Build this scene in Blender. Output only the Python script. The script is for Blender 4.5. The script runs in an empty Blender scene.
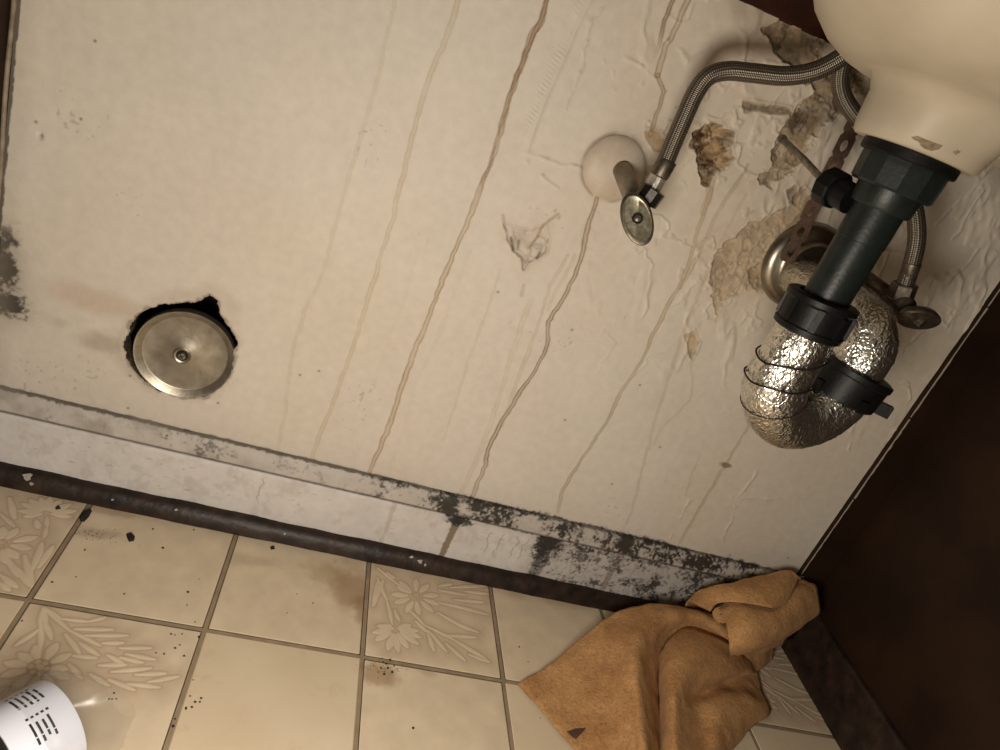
import bpy, bmesh, math, random
import numpy as np
from mathutils import Vector, Matrix

random.seed(7)
rng = np.random.default_rng(11)
scene = bpy.context.scene
col = scene.collection

# ------------------------------------------------------------------ camera, world, light, exposure
# World: x to the right along the back wall, wall face at y = 0, floor at z = 0 (metres)
cam_data = bpy.data.cameras.new('camera')
cam = bpy.data.objects.new('camera', cam_data)
col.objects.link(cam)
rot = Matrix(((0.929531,-0.267104,-0.254220),(-0.111387,0.453827,-0.884101),(0.351518,0.850116,0.392094)))
cam.matrix_world = Matrix.Translation((0.0000,-0.7500,0.6235)) @ rot.to_4x4()
cam_data.sensor_width = 36.0
cam_data.lens = 25.7338
cam_data.clip_start = 0.01
scene.camera = cam

world = bpy.data.worlds.new('room_ambient')
scene.world = world
world.use_nodes = True
bg = world.node_tree.nodes['Background']
bg.inputs['Color'].default_value = (1.0, 0.88, 0.74, 1)
bg.inputs['Strength'].default_value = 0.12

# small work light held just below the camera
lamp_data = bpy.data.lights.new('work_light', 'POINT')
lamp_data.shadow_soft_size = 0.10
lamp_data.energy = 13.0
lamp_data.color = (1.0, 0.90, 0.77)
lamp = bpy.data.objects.new('work_light', lamp_data)
col.objects.link(lamp)
lamp.location = (0.03, -0.70, 0.38)

vs = scene.view_settings
vs.view_transform = 'Standard'
vs.look = 'None'
vs.exposure = 0.0
vs.gamma = 1.0
vs.use_curve_mapping = False

# ------------------------------------------------------------------ helpers
def link(o, parent=None):
    col.objects.link(o)
    if parent is not None:
        o.parent = parent
    return o

def tag(o, label, cat, group=None):
    o['label'] = label
    o['category'] = cat
    if group:
        o['group'] = group
    return o

def structure(o, label=None):
    o['kind'] = 'structure'
    if label:
        o['label'] = label
    return o

def empty(name, loc=(0, 0, 0)):
    o = bpy.data.objects.new(name, None)
    o.empty_display_size = 0.02
    o.location = loc
    col.objects.link(o)
    bpy.context.view_layer.update()
    return o

def mesh_obj(name, verts, faces, mat, parent=None, smooth=True, uvs=None):
    me = bpy.data.meshes.new(name)
    if parent is not None and parent.type == 'EMPTY':
        L = parent.location
        verts = [(v[0] - L[0], v[1] - L[1], v[2] - L[2]) for v in verts]
    elif parent is not None and parent.parent is not None and parent.parent.type == 'EMPTY':
        L = parent.parent.location
        verts = [(v[0] - L[0], v[1] - L[1], v[2] - L[2]) for v in verts]
    me.from_pydata([tuple(map(float, v)) for v in verts], [], faces)
    me.update()
    if smooth:
        me.polygons.foreach_set('use_smooth', [True] * len(me.polygons))
    if uvs is not None:
        ul = me.uv_layers.new(name='UVMap')
        flat = []
        for p in me.polygons:
            for li in p.loop_indices:
                flat.extend(uvs[p.index][li - p.loop_start])
        ul.data.foreach_set('uv', flat)
    if mat:
        me.materials.append(mat)
    o = bpy.data.objects.new(name, me)
    return link(o, parent)

def V(*a):
    return Vector(a)

def frame_from(axis):
    a = Vector(axis).normalized()
    t = Vector((0, 0, 1)) if abs(a.z) < 0.9 else Vector((1, 0, 0))
    u = t.cross(a).normalized()
    v = a.cross(u).normalized()
    return a, u, v

def lathe(name, profile, origin, axis, mat, parent=None, n=40, smooth=True, sx=1.0, sy=1.0, up=None, jitter=0.0):
    """profile: (radius, distance along axis); closed with caps where radius is 0"""
    a, u, v = frame_from(axis)
    if up is not None:
        v = (Vector(up) - a * Vector(up).dot(a)).normalized()
        u = v.cross(a).normalized()
    o = Vector(origin)
    verts, faces = [], []
    for r, h in profile:
        for k in range(n):
            t = 2 * math.pi * k / n
            rr = r * (1 + (random.uniform(-jitter, jitter) if jitter else 0))
            verts.append(o + a * h + u * (rr * sx * math.cos(t)) + v * (rr * sy * math.sin(t)))
    for i in range(len(profile) - 1):
        for k in range(n):
            k2 = (k + 1) % n
            faces.append((i * n + k, i * n + k2, (i + 1) * n + k2, (i + 1) * n + k))
    faces.append(tuple(range(n - 1, -1, -1)))
    m = (len(profile) - 1) * n
    faces.append(tuple(m + k for k in range(n)))
    ob = mesh_obj(name, verts, faces, mat, parent, smooth)
    if smooth:
        ob.data.set_sharp_from_angle(angle=math.radians(38))
    return ob

def catmull(pts, per=8):
    P = [Vector(p) for p in pts]
    P = [P[0] * 2 - P[1]] + P + [P[-1] * 2 - P[-2]]
    out = []
    for i in range(1, len(P) - 2):
        for k in range(per):
            t = k / per
            a, b, c, d = P[i - 1], P[i], P[i + 1], P[i + 2]
            out.append(0.5 * ((2 * b) + (c - a) * t + (2 * a - 5 * b + 4 * c - d) * t * t + (3 * b - a - 3 * c + d) * t ** 3))
    out.append(P[-2])
    return out

def sweep(name, pts, radius, mat, parent=None, n=16, smooth=True, displace=None, cap=True):
    """tube through pts; radius number or f(s); displace f(i,k)->offset"""
    P = [Vector(p) for p in pts]
    tang = []
    for i in range(len(P)):
        a = P[max(i - 1, 0)]
        b = P[min(i + 1, len(P) - 1)]
        tang.append((b - a).normalized())
    a, u, v = frame_from(tang[0])
    L = 0
    verts, faces, uvs = [], [], []
    lens = []
    for i, p in enumerate(P):
        if i:
            L += (p - P[i - 1]).length
            q = tang[i - 1].rotation_difference(tang[i])
            u = q @ u
            u = (u - tang[i] * u.dot(tang[i])).normalized()
        lens.append(L)
        v = tang[i].cross(u)
        r = radius(i / (len(P) - 1)) if callable(radius) else radius
        for k in range(n):
            t = 2 * math.pi * k / n
            rr = r + (displace(i, k) if displace else 0)
            verts.append(p + u * (rr * math.cos(t)) + v * (rr * math.sin(t)))
    for i in range(len(P) - 1):
        for k in range(n):
            k2 = (k + 1) % n
            faces.append((i * n + k, i * n + k2, (i + 1) * n + k2, (i + 1) * n + k))
            uvs.append([(k / n, lens[i]), ((k + 1) / n, lens[i]), ((k + 1) / n, lens[i + 1]), (k / n, lens[i + 1])])
    if cap:
        faces.append(tuple(range(n - 1, -1, -1)))
        uvs.append([(0, 0)] * n)
        m = (len(P) - 1) * n
        faces.append(tuple(m + k for k in range(n)))
        uvs.append([(0, 0)] * n)
    return mesh_obj(name, verts, faces, mat, parent, smooth, uvs)

def box_verts(x0, x1, y0, y1, z0, z1):
    v = [(x, y, z) for z in (z0, z1) for y in (y0, y1) for x in (x0, x1)]
    f = [(0, 2, 3, 1), (4, 5, 7, 6), (0, 1, 5, 4), (2, 6, 7, 3), (0, 4, 6, 2), (1, 3, 7, 5)]
    return v, f

def box(name, x0, x1, y0, y1, z0, z1, mat, parent=None, bevel=0.0):
    v, f = box_verts(x0, x1, y0, y1, z0, z1)
    o = mesh_obj(name, v, f, mat, parent, smooth=False)
    if bevel:
        m = o.modifiers.new('bevel', 'BEVEL')
        m.width = bevel
        m.segments = 2
    return o

# ------------------------------------------------------------------ materials
def new_mat(name):
    m = bpy.data.materials.new(name)
    m.use_nodes = True
    nt = m.node_tree
    b = nt.nodes['Principled BSDF']
    return m, nt, b

def N(nt, t, **kw):
    n = nt.nodes.new(t)
    for k, v in kw.items():
        setattr(n, k, v)
    return n

def plain(name, c, rough=0.5, metal=0.0, noise=0.12, scale=60, bump=0.15, bscale=250, spec=0.5, c2=None, dist=0.002, detail=6):
    m, nt, b = new_mat(name)
    tc = N(nt, 'ShaderNodeTexCoord')
    nz = N(nt, 'ShaderNodeTexNoise')
    nz.inputs['Scale'].default_value = scale
    nz.inputs['Detail'].default_value = detail
    nt.links.new(tc.outputs['Object'], nz.inputs['Vector'])
    ramp = N(nt, 'ShaderNodeValToRGB')
    c2 = c2 or tuple(max(0, x * (1 - 2 * noise)) for x in c)
    ramp.color_ramp.elements[0].position = 0.3
    ramp.color_ramp.elements[1].position = 0.7
    ramp.color_ramp.elements[0].color = (*c2, 1)
    ramp.color_ramp.elements[1].color = (*c, 1)
    nt.links.new(nz.outputs['Fac'], ramp.inputs['Fac'])
    nt.links.new(ramp.outputs['Color'], b.inputs['Base Color'])
    b.inputs['Roughness'].default_value = rough
    b.inputs['Metallic'].default_value = metal
    b.inputs['Specular IOR Level'].default_value = spec
    if bump:
        n2 = N(nt, 'ShaderNodeTexNoise')
        n2.inputs['Scale'].default_value = bscale
        n2.inputs['Detail'].default_value = 4
        nt.links.new(tc.outputs['Object'], n2.inputs['Vector'])
        bp = N(nt, 'ShaderNodeBump')
        bp.inputs['Strength'].default_value = bump
        bp.inputs['Distance'].default_value = dist
        nt.links.new(n2.outputs['Fac'], bp.inputs['Height'])
        nt.links.new(bp.outputs['Normal'], b.inputs['Normal'])
    return m

def attr_mat(name, rough=0.5, bump=0.1, bscale=400, spec=0.4, tint=0.06, tscale=90):
    """surface whose colours (paint, stains, mould) come from the mesh colour attribute"""
    m, nt, b = new_mat(name)
    at = N(nt, 'ShaderNodeAttribute', attribute_name='paint')
    tc = N(nt, 'ShaderNodeTexCoord')
    nz = N(nt, 'ShaderNodeTexNoise')
    nz.inputs['Scale'].default_value = tscale
    nz.inputs['Detail'].default_value = 8
    nt.links.new(tc.outputs['Object'], nz.inputs['Vector'])
    mr = N(nt, 'ShaderNodeMapRange')
    mr.inputs['From Min'].default_value = 0.3
    mr.inputs['From Max'].default_value = 0.7
    mr.inputs['To Min'].default_value = 1 - tint
    mr.inputs['To Max'].default_value = 1 + tint * 0.5
    nt.links.new(nz.outputs['Fac'], mr.inputs['Value'])
    mx = N(nt, 'ShaderNodeVectorMath', operation='SCALE')
    nt.links.new(at.outputs['Color'], mx.inputs[0])
    nt.links.new(mr.outputs['Result'], mx.inputs['Scale'])
    nt.links.new(mx.outputs['Vector'], b.inputs['Base Color'])
    b.inputs['Roughness'].default_value = rough
    b.inputs['Specular IOR Level'].default_value = spec
    n2 = N(nt, 'ShaderNodeTexNoise')
    n2.inputs['Scale'].default_value = bscale
    n2.inputs['Detail'].default_value = 5
    nt.links.new(tc.outputs['Object'], n2.inputs['Vector'])
    bp = N(nt, 'ShaderNodeBump')
    bp.inputs['Strength'].default_value = bump
    bp.inputs['Distance'].default_value = 0.001
    nt.links.new(n2.outputs['Fac'], bp.inputs['Height'])
    nt.links.new(bp.outputs['Normal'], b.inputs['Normal'])
    return m

M = {}
M['wall'] = attr_mat('painted_plaster', rough=0.6, bump=0.12, bscale=500, spec=0.22)
M['baseboard'] = attr_mat('baseboard_paint', rough=0.55, bump=0.2, bscale=700, spec=0.3)
M['tile'] = None
M['dark_wood'] = plain('dark_brown_wood', (0.034, 0.016, 0.0075), 0.6, noise=0.3, scale=9, bump=0.2, bscale=120, c2=(0.014, 0.0065, 0.0035), spec=0.2)
M['dark_trim'] = plain('dark_brown_trim', (0.040, 0.020, 0.012), 0.5, noise=0.3, scale=60, bump=0.3, bscale=160, c2=(0.012, 0.007, 0.005), spec=0.3)
M['black_shoe'] = plain('black_brown_shoe', (0.045, 0.026, 0.017), 0.45, noise=0.3, scale=45, bump=0.5, bscale=90, c2=(0.009, 0.006, 0.005), spec=0.35)
M['redwood'] = plain('dark_red_board', (0.045, 0.013, 0.006), 0.6, noise=0.3, scale=30, bump=0.2, c2=(0.022, 0.007, 0.004), spec=0.2)
M['porcelain'] = plain('almond_porcelain', (0.455, 0.40, 0.305), 0.50, noise=0.10, scale=13, bump=0.03, bscale=90, spec=0.4, c2=(0.36, 0.305, 0.225))
M['black_plastic'] = plain('black_drain_plastic', (0.013, 0.018, 0.017), 0.40, noise=0.2, scale=80, bump=0.1, bscale=300, c2=(0.008, 0.011, 0.010), spec=0.32)
M['black_nut'] = plain('black_nut_plastic', (0.006, 0.006, 0.006), 0.45, noise=0.2, scale=80, bump=0.1, bscale=300, spec=0.22)
M['chrome'] = plain('worn_chrome', (0.36, 0.32, 0.26), 0.33, 1.0, noise=0.25, scale=90, bump=0.06, bscale=200, c2=(0.30, 0.27, 0.21))
M['steel'] = plain('brushed_steel_cover', (0.44, 0.40, 0.33), 0.38, 0.85, noise=0.2, scale=70, bump=0.06, bscale=300, c2=(0.28, 0.245, 0.19))
M['dull_metal'] = plain('tarnished_valve_metal', (0.20, 0.17, 0.13), 0.42, 0.85, noise=0.3, scale=120, bump=0.1, c2=(0.09, 0.075, 0.06))
M['valve_black'] = plain('blackened_valve_body', (0.030, 0.024, 0.018), 0.35, 0.5, noise=0.3, scale=120, bump=0.1)
M['pitted_chrome'] = plain('pitted_chrome_handle', (0.52, 0.49, 0.38), 0.36, 0.75, noise=0.3, scale=200, bump=0.15, bscale=350, c2=(0.25, 0.22, 0.13))
M['stub'] = plain('painted_stub_pipe', (0.40, 0.33, 0.24), 0.4, 0.15, noise=0.25, scale=70, bump=0.15)
M['escutcheon_paint'] = plain('painted_escutcheon', (0.64, 0.56, 0.46), 0.5, noise=0.10, scale=40, bump=0.15, bscale=110, c2=(0.50, 0.41, 0.31))
M['rust_strap'] = plain('rusty_strap', (0.10, 0.050, 0.026), 0.6, 0.35, noise=0.4, scale=170, bump=0.3, bscale=400, c2=(0.045, 0.022, 0.012))
M['rod'] = plain('dull_rod_metal', (0.33, 0.29, 0.22), 0.4, 0.7, noise=0.3, scale=150, bump=0.1)
M['wire'] = plain('black_wire', (0.012, 0.011, 0.010), 0.5, 0.3, noise=0.2)
M['white_plastic'] = plain('white_label', (0.76, 0.79, 0.90), 0.38, noise=0.03, scale=30, bump=0.03)
M['corner_bead'] = plain('grubby_corner_bead', (0.36, 0.29, 0.21), 0.6, noise=0.3, scale=60, bump=0.3, c2=(0.16, 0.12, 0.08))
M['bright_crimp'] = plain('bright_crimp_sleeve', (0.66, 0.62, 0.55), 0.3, 0.7, noise=0.25, scale=220, bump=0.1, c2=(0.36, 0.33, 0.27))
M['spot'] = plain('dark_cloth_spot', (0.11, 0.055, 0.025), 0.9, noise=0.2, bump=0.2)
M['ink'] = plain('black_ink', (0.02, 0.02, 0.022), 0.5, noise=0.1, bump=0)
M['black_band'] = plain('black_band', (0.015, 0.013, 0.012), 0.35, noise=0.1, bump=0.05)
M['grit'] = plain('black_grit', (0.018, 0.013, 0.010), 0.8, noise=0.4, bump=0.4)
M['white_flake'] = plain('white_paint_flake', (0.50, 0.45, 0.38), 0.5, noise=0.15, scale=200, bump=0.2)
M['cavity'] = plain('wall_cavity_wood', (0.020, 0.013, 0.008), 0.9, noise=0.4, scale=60, bump=0.5)
M['crumble'] = plain('crumbled_plaster_edge', (0.13, 0.085, 0.045), 0.9, noise=0.45, scale=160, bump=0.8, bscale=400, c2=(0.020, 0.013, 0.008), dist=0.003)
M['grout'] = plain('brown_grout', (0.36, 0.275, 0.18), 0.7, noise=0.2, scale=60, bump=0.2, c2=(0.27, 0.20, 0.125))

def make_foil():
    m, nt, b = new_mat('crinkled_foil')
    tc = N(nt, 'ShaderNodeTexCoord')
    nz = N(nt, 'ShaderNodeTexNoise')
    nz.inputs['Scale'].default_value = 60
    nz.inputs['Detail'].default_value = 3
    nt.links.new(tc.outputs['Object'], nz.inputs['Vector'])
    mixv = N(nt, 'ShaderNodeVectorMath', operation='SCALE')
    mixv.inputs['Scale'].default_value = 0.02
    nt.links.new(nz.outputs['Color'], mixv.inputs[0])
    add = N(nt, 'ShaderNodeVectorMath', operation='ADD')
    nt.links.new(tc.outputs['Object'], add.inputs[0])
    nt.links.new(mixv.outputs['Vector'], add.inputs[1])
    v1 = N(nt, 'ShaderNodeTexVoronoi', feature='DISTANCE_TO_EDGE')
    v1.inputs['Scale'].default_value = 150
    v2 = N(nt, 'ShaderNodeTexVoronoi', feature='F1')
    v2.inputs['Scale'].default_value = 330
    for v in (v1, v2):
        nt.links.new(add.outputs['Vector'], v.inputs['Vector'])
    ad = N(nt, 'ShaderNodeMath', operation='ADD')
    nt.links.new(v1.outputs['Distance'], ad.inputs[0])
    mu = N(nt, 'ShaderNodeMath', operation='MULTIPLY')
    mu.inputs[1].default_value = 0.35
    nt.links.new(v2.outputs['Distance'], mu.inputs[0])
    nt.links.new(mu.outputs[0], ad.inputs[1])
    bp = N(nt, 'ShaderNodeBump')
    bp.inputs['Strength'].default_value = 0.6
    bp.inputs['Distance'].default_value = 0.0028
    nt.links.new(ad.outputs[0], bp.inputs['Height'])
    nt.links.new(bp.outputs['Normal'], b.inputs['Normal'])
    b.inputs['Base Color'].default_value = (0.72, 0.70, 0.64, 1)
    b.inputs['Metallic'].default_value = 1.0
    b.inputs['Roughness'].default_value = 0.30
    return m
M['foil'] = make_foil()

def make_braid():
    m, nt, b = new_mat('braided_steel')
    uv = N(nt, 'ShaderNodeUVMap')
    sp = N(nt, 'ShaderNodeSeparateXYZ')
    nt.links.new(uv.outputs['UV'], sp.inputs[0])
    def lin(ku, kv):
        a = N(nt, 'ShaderNodeMath', operation='MULTIPLY'); a.inputs[1].default_value = ku
        c = N(nt, 'ShaderNodeMath', operation='MULTIPLY'); c.inputs[1].default_value = kv
        nt.links.new(sp.outputs['X'], a.inputs[0]); nt.links.new(sp.outputs['Y'], c.inputs[0])
        s = N(nt, 'ShaderNodeMath', operation='ADD')
        nt.links.new(a.outputs[0], s.inputs[0]); nt.links.new(c.outputs[0], s.inputs[1])
        w = N(nt, 'ShaderNodeMath', operation='SINE')
        nt.links.new(s.outputs[0], w.inputs[0])
        return w
    tau = 2 * math.pi
    w1 = lin(tau * 10, tau * 300)
    w2 = lin(tau * 10, -tau * 300)
    mul = N(nt, 'ShaderNodeMath', operation='MULTIPLY')
    nt.links.new(w1.outputs[0], mul.inputs[0]); nt.links.new(w2.outputs[0], mul.inputs[1])
    ramp = N(nt, 'ShaderNodeValToRGB')
    ramp.color_ramp.elements[0].position = 0.0
    ramp.color_ramp.elements[0].color = (0.045, 0.038, 0.031, 1)
    ramp.color_ramp.elements[1].position = 0.75
    ramp.color_ramp.elements[1].color = (0.24, 0.205, 0.165, 1)
    mr = N(nt, 'ShaderNodeMapRange')
    mr.inputs['From Min'].default_value = -1.0
    nt.links.new(mul.outputs[0], mr.inputs['Value'])
    nt.links.new(mr.outputs['Result'], ramp.inputs['Fac'])
    nt.links.new(ramp.outputs['Color'], b.inputs['Base Color'])
    bp = N(nt, 'ShaderNodeBump')
    bp.inputs['Strength'].default_value = 0.8
    bp.inputs['Distance'].default_value = 0.0006
    nt.links.new(mr.outputs['Result'], bp.inputs['Height'])
    nt.links.new(bp.outputs['Normal'], b.inputs['Normal'])
    b.inputs['Metallic'].default_value = 0.8
    b.inputs['Roughness'].default_value = 0.38
    return m
M['braid'] = make_braid()

def make_film():
    m, nt, b = new_mat('clear_plastic_film')
    out = nt.nodes['Material Output']
    tr = N(nt, 'ShaderNodeBsdfTransparent')
    tr.inputs['Color'].default_value = (0.985, 0.985, 0.985, 1)
    gl = N(nt, 'ShaderNodeBsdfGlossy')
    gl.inputs['Roughness'].default_value = 0.28
    df = N(nt, 'ShaderNodeBsdfDiffuse')
    df.inputs['Color'].default_value = (0.72, 0.70, 0.66, 1)
    m1 = N(nt, 'ShaderNodeMixShader'); m1.inputs['Fac'].default_value = 0.3
    nt.links.new(gl.outputs[0], m1.inputs[1]); nt.links.new(df.outputs[0], m1.inputs[2])
    m2 = N(nt, 'ShaderNodeMixShader'); m2.inputs['Fac'].default_value = 0.10
    nt.links.new(tr.outputs[0], m2.inputs[1]); nt.links.new(m1.outputs[0], m2.inputs[2])
    nt.links.new(m2.outputs[0], out.inputs['Surface'])
    return m
M['film'] = make_film()

def make_suede():
    m, nt, b = new_mat('orange_suede_cloth')
    tc = N(nt, 'ShaderNodeTexCoord')
    n1 = N(nt, 'ShaderNodeTexNoise'); n1.inputs['Scale'].default_value = 22; n1.inputs['Detail'].default_value = 8
    nt.links.new(tc.outputs['Object'], n1.inputs['Vector'])
    ramp = N(nt, 'ShaderNodeValToRGB')
    ramp.color_ramp.elements[0].position = 0.32; ramp.color_ramp.elements[0].color = (0.40, 0.205, 0.082, 1)
    ramp.color_ramp.elements[1].position = 0.70; ramp.color_ramp.elements[1].color = (0.62, 0.355, 0.155, 1)
    nt.links.new(n1.outputs['Fac'], ramp.inputs['Fac'])
    n4 = N(nt, 'ShaderNodeTexNoise'); n4.inputs['Scale'].default_value = 150; n4.inputs['Detail'].default_value = 6; n4.inputs['Roughness'].default_value = 0.7; n4.inputs['Distortion'].default_value = 1.5
    nt.links.new(tc.outputs['Object'], n4.inputs['Vector'])
    mr4 = N(nt, 'ShaderNodeMapRange'); mr4.inputs['From Min'].default_value = 0.30; mr4.inputs['From Max'].default_value = 0.70; mr4.inputs['To Min'].default_value = 0.66; mr4.inputs['To Max'].default_value = 1.22
    nt.links.new(n4.outputs['Fac'], mr4.inputs['Value'])
    sc4 = N(nt, 'ShaderNodeVectorMath', operation='SCALE')
    nt.links.new(ramp.outputs['Color'], sc4.inputs[0]); nt.links.new(mr4.outputs['Result'], sc4.inputs['Scale'])
    nt.links.new(sc4.outputs['Vector'], b.inputs['Base Color'])
    n2 = N(nt, 'ShaderNodeTexNoise'); n2.inputs['Scale'].default_value = 150; n2.inputs['Detail'].default_value = 6; n2.inputs['Distortion'].default_value = 1.5
    nt.links.new(tc.outputs['Object'], n2.inputs['Vector'])
    bp = N(nt, 'ShaderNodeBump'); bp.inputs['Strength'].default_value = 0.7; bp.inputs['Distance'].default_value = 0.003
    nt.links.new(n2.outputs['Fac'], bp.inputs['Height'])
    nt.links.new(bp.outputs['Normal'], b.inputs['Normal'])
    b.inputs['Roughness'].default_value = 0.9
    b.inputs['Specular IOR Level'].default_value = 0.15
    b.inputs['Sheen Weight'].default_value = 0.25
    b.inputs['Sheen Roughness'].default_value = 0.5
    b.inputs['Sheen Tint'].default_value = (0.9, 0.6, 0.35, 1)
    return m
M['suede'] = make_suede()

# ------------------------------------------------------------------ raster helpers (numpy fields over a surface)
def vnoise(A, B, cell, seed):
    """smooth value noise, range 0..1, on coordinate arrays A, B (metres)"""
    a = A / cell + 1000.0
    b = B / cell + 1000.0
    ia = np.floor(a).astype(np.int64); ib = np.floor(b).astype(np.int64)
    fa = a - ia; fb = b - ib
    fa = fa * fa * (3 - 2 * fa); fb = fb * fb * (3 - 2 * fb)
    def h(i, j):
        n = (i * 374761393 + j * 668265263 + seed * 1274126177) & 0xFFFFFFFF
        n = ((n ^ (n >> 13)) * 1274126177) & 0xFFFFFFFF
        n = n ^ (n >> 16)
        return (n & 0xFFFF) / 65535.0
    return (h(ia, ib) * (1 - fa) * (1 - fb) + h(ia + 1, ib) * fa * (1 - fb) +
            h(ia, ib + 1) * (1 - fa) * fb + h(ia + 1, ib + 1) * fa * fb)

def fbm(A, B, cell, seed, octv=4):
    s = 0; w = 0.5; t = 0
    for o in range(octv):
        s = s + w * vnoise(A, B, cell / 2 ** o, seed + o * 17)
        t += w
        w *= 0.55
    return s / t

def sstep(x, a, b):
    t = np.clip((x - a) / (b - a), 0, 1)
    return t * t * (3 - 2 * t)

def seg_dist(A, B, p, q):
    px, pz = p; qx, qz = q
    dx, dz = qx - px, qz - pz
    t = np.clip(((A - px) * dx + (B - pz) * dz) / (dx * dx + dz * dz + 1e-12), 0, 1)
    return np.hypot(A - px - t * dx, B - pz - t * dz), t

def poly_sd(A, B, pts):
    """signed distance to polygon (negative inside)"""
    d = np.full(A.shape, 1e9)
    inside = np.zeros(A.shape, bool)
    n = len(pts)
    for i in range(n):
        p, q = pts[i], pts[(i + 1) % n]
        d = np.minimum(d, seg_dist(A, B, p, q)[0])
        cond = (p[1] > B) != (q[1] > B)
        xi = (q[0] - p[0]) * (B - p[1]) / (q[1] - p[1] + 1e-12) + p[0]
        inside ^= cond & (A < xi)
    return np.where(inside, -d, d)

def window(A, B, pts, pad):
    xs = [p[0] for p in pts]; zs = [p[1] for p in pts]
    x = A[0]; z = B[:, 0]
    i0, i1 = np.searchsorted(x, (min(xs) - pad, max(xs) + pad))
    j0, j1 = np.searchsorted(z, (min(zs) - pad, max(zs) + pad))
    return slice(j0, max(j1, j0 + 1)), slice(i0, max(i1, i0 + 1))

def blend(C, m, c):
    m = m[..., None]
    C[...] = C * (1 - m) + np.array(c) * m

def grid_obj(name, P, C, mat, parent=None, drop=None, attr='paint'):
    """dense surface from an (nz, nx, 3) array of points and colours"""
    nz, nx = P.shape[:2]
    idx = np.arange(nz * nx).reshape(nz, nx)
    quads = np.stack([idx[:-1, :-1], idx[:-1, 1:], idx[1:, 1:], idx[1:, :-1]], -1).reshape(-1, 4)
    if drop is not None:
        quads = quads[~drop.reshape(-1)]
    me = bpy.data.meshes.new(name)
    me.vertices.add(nz * nx)
    me.vertices.foreach_set('co', P.reshape(-1).astype(np.float32))
    nq = len(quads)
    me.loops.add(nq * 4)
    me.loops.foreach_set('vertex_index', quads.reshape(-1).astype(np.int32))
    me.polygons.add(nq)
    me.polygons.foreach_set('loop_start', np.arange(0, nq * 4, 4, dtype=np.int32))
    me.polygons.foreach_set('use_smooth', np.ones(nq, dtype=bool))
    me.update(calc_edges=True)
    at = me.attributes.new(attr, 'FLOAT_COLOR', 'POINT')
    c4 = np.ones((nz * nx, 4), np.float32)
    c4[:, :3] = np.clip(C.reshape(-1, 3), 0, 1)
    at.data.foreach_set('color', c4.reshape(-1))
    me.validate()
    me.materials.append(mat)
    o = bpy.data.objects.new(name, me)
    return link(o, parent)

# ------------------------------------------------------------------ back wall: stained painted plaster with real relief
WX0, WX1, WZ0, WZ1 = -0.3222, 0.752, 0.085, 0.742
RES = 0.0010
gx = np.linspace(WX0, WX1, int((WX1 - WX0) / RES))
gz = np.linspace(WZ0, WZ1, int((WZ1 - WZ0) / RES))
X, Z = np.meshgrid(gx, gz)
H = np.zeros_like(X)                      # relief, positive = towards the room
PAINT = np.array((0.705, 0.645, 0.562))
COL = np.ones(X.shape + (3,)) * PAINT
f_big = fbm(X, Z, 0.22, 3, 4)
f_mid = fbm(X, Z, 0.035, 21, 4)
f_fine = fbm(X, Z, 0.008, 41, 3)
COL *= (1 + 0.14 * (f_big - 0.5))[..., None]
COL *= (1 + 0.06 * (f_mid - 0.5))[..., None]
# yellowed and rosy clouds of old paint
blend(COL, 0.30 * sstep(fbm(X, Z, 0.30, 77, 3), 0.45, 0.75), (0.68, 0.58, 0.42))
blend(COL, 0.22 * sstep(fbm(X, Z, 0.26, 99, 3), 0.50, 0.78), (0.66, 0.55, 0.46))
H += 0.0006 * (f_mid - 0.5) + 0.0002 * (f_fine - 0.5)
# fine vertical roller streaks
COL *= (1 + 0.03 * (fbm(X * 6, Z, 0.06, 131, 3) - 0.5))[..., None]

# wrinkled trowelled plaster on the upper right
right = sstep(X + 0.35 * (Z - 0.55), 0.17, 0.30) * sstep(Z, 0.28, 0.45)
w1 = 1 - np.abs(2 * fbm(X + 0.25 * Z, Z * 0.6, 0.060, 201, 4) - 1)
w2 = 1 - np.abs(2 * fbm(X, Z, 0.045, 231, 4) - 1)
ridge = np.clip(w1 - 0.87, 0, 1) * 8
ridge2 = np.clip(w2 - 0.91, 0, 1) * 11
patch = sstep(fbm(X, Z, 0.09, 261, 3), 0.42, 0.62)
H += right * (0.0019 * ridge * patch + 0.0014 * ridge2 * (1 - patch) + 0.0034 * (fbm(X, Z, 0.07, 281, 4) - 0.5))
rr = right * np.clip(ridge * patch + ridge2 * (1 - patch), 0, 1)
blend(COL, 0.10 * rr, (0.42, 0.34, 0.26))

# plaster skim edge with comb marks next to the long rust run
edge = [(0.1564,0.6899),(0.1531,0.6614),(0.1523,0.6309),(0.1497,0.6008),(0.1493,0.5726),(0.1505,0.5419)]
for i in range(len(edge) - 1):
    s = window(X, Z, edge[i:i + 2], 0.04)
    a, b = X[s], Z[s]
    d, t = seg_dist(a, b, edge[i], edge[i + 1])
    side = (a - edge[i][0]) * (edge[i + 1][1] - edge[i][1]) - (b - edge[i][1]) * (edge[i + 1][0] - edge[i][0])
    H[s] = np.maximum(H[s], 0.0016 * np.exp(-(d / 0.0028) ** 2))
    comb = np.exp(-((d - 0.006) / 0.004) ** 2) * (side > 0) * (0.5 + 0.5 * np.sin((b + 0.3 * a) * 2 * math.pi / 0.0042))
    comb *= sstep(vnoise(a, b, 0.03, 345), 0.2, 0.6)
    H[s] += 0.0004 * comb
    blend(COL[s], 0.08 * comb, (0.45, 0.38, 0.30))
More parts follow.
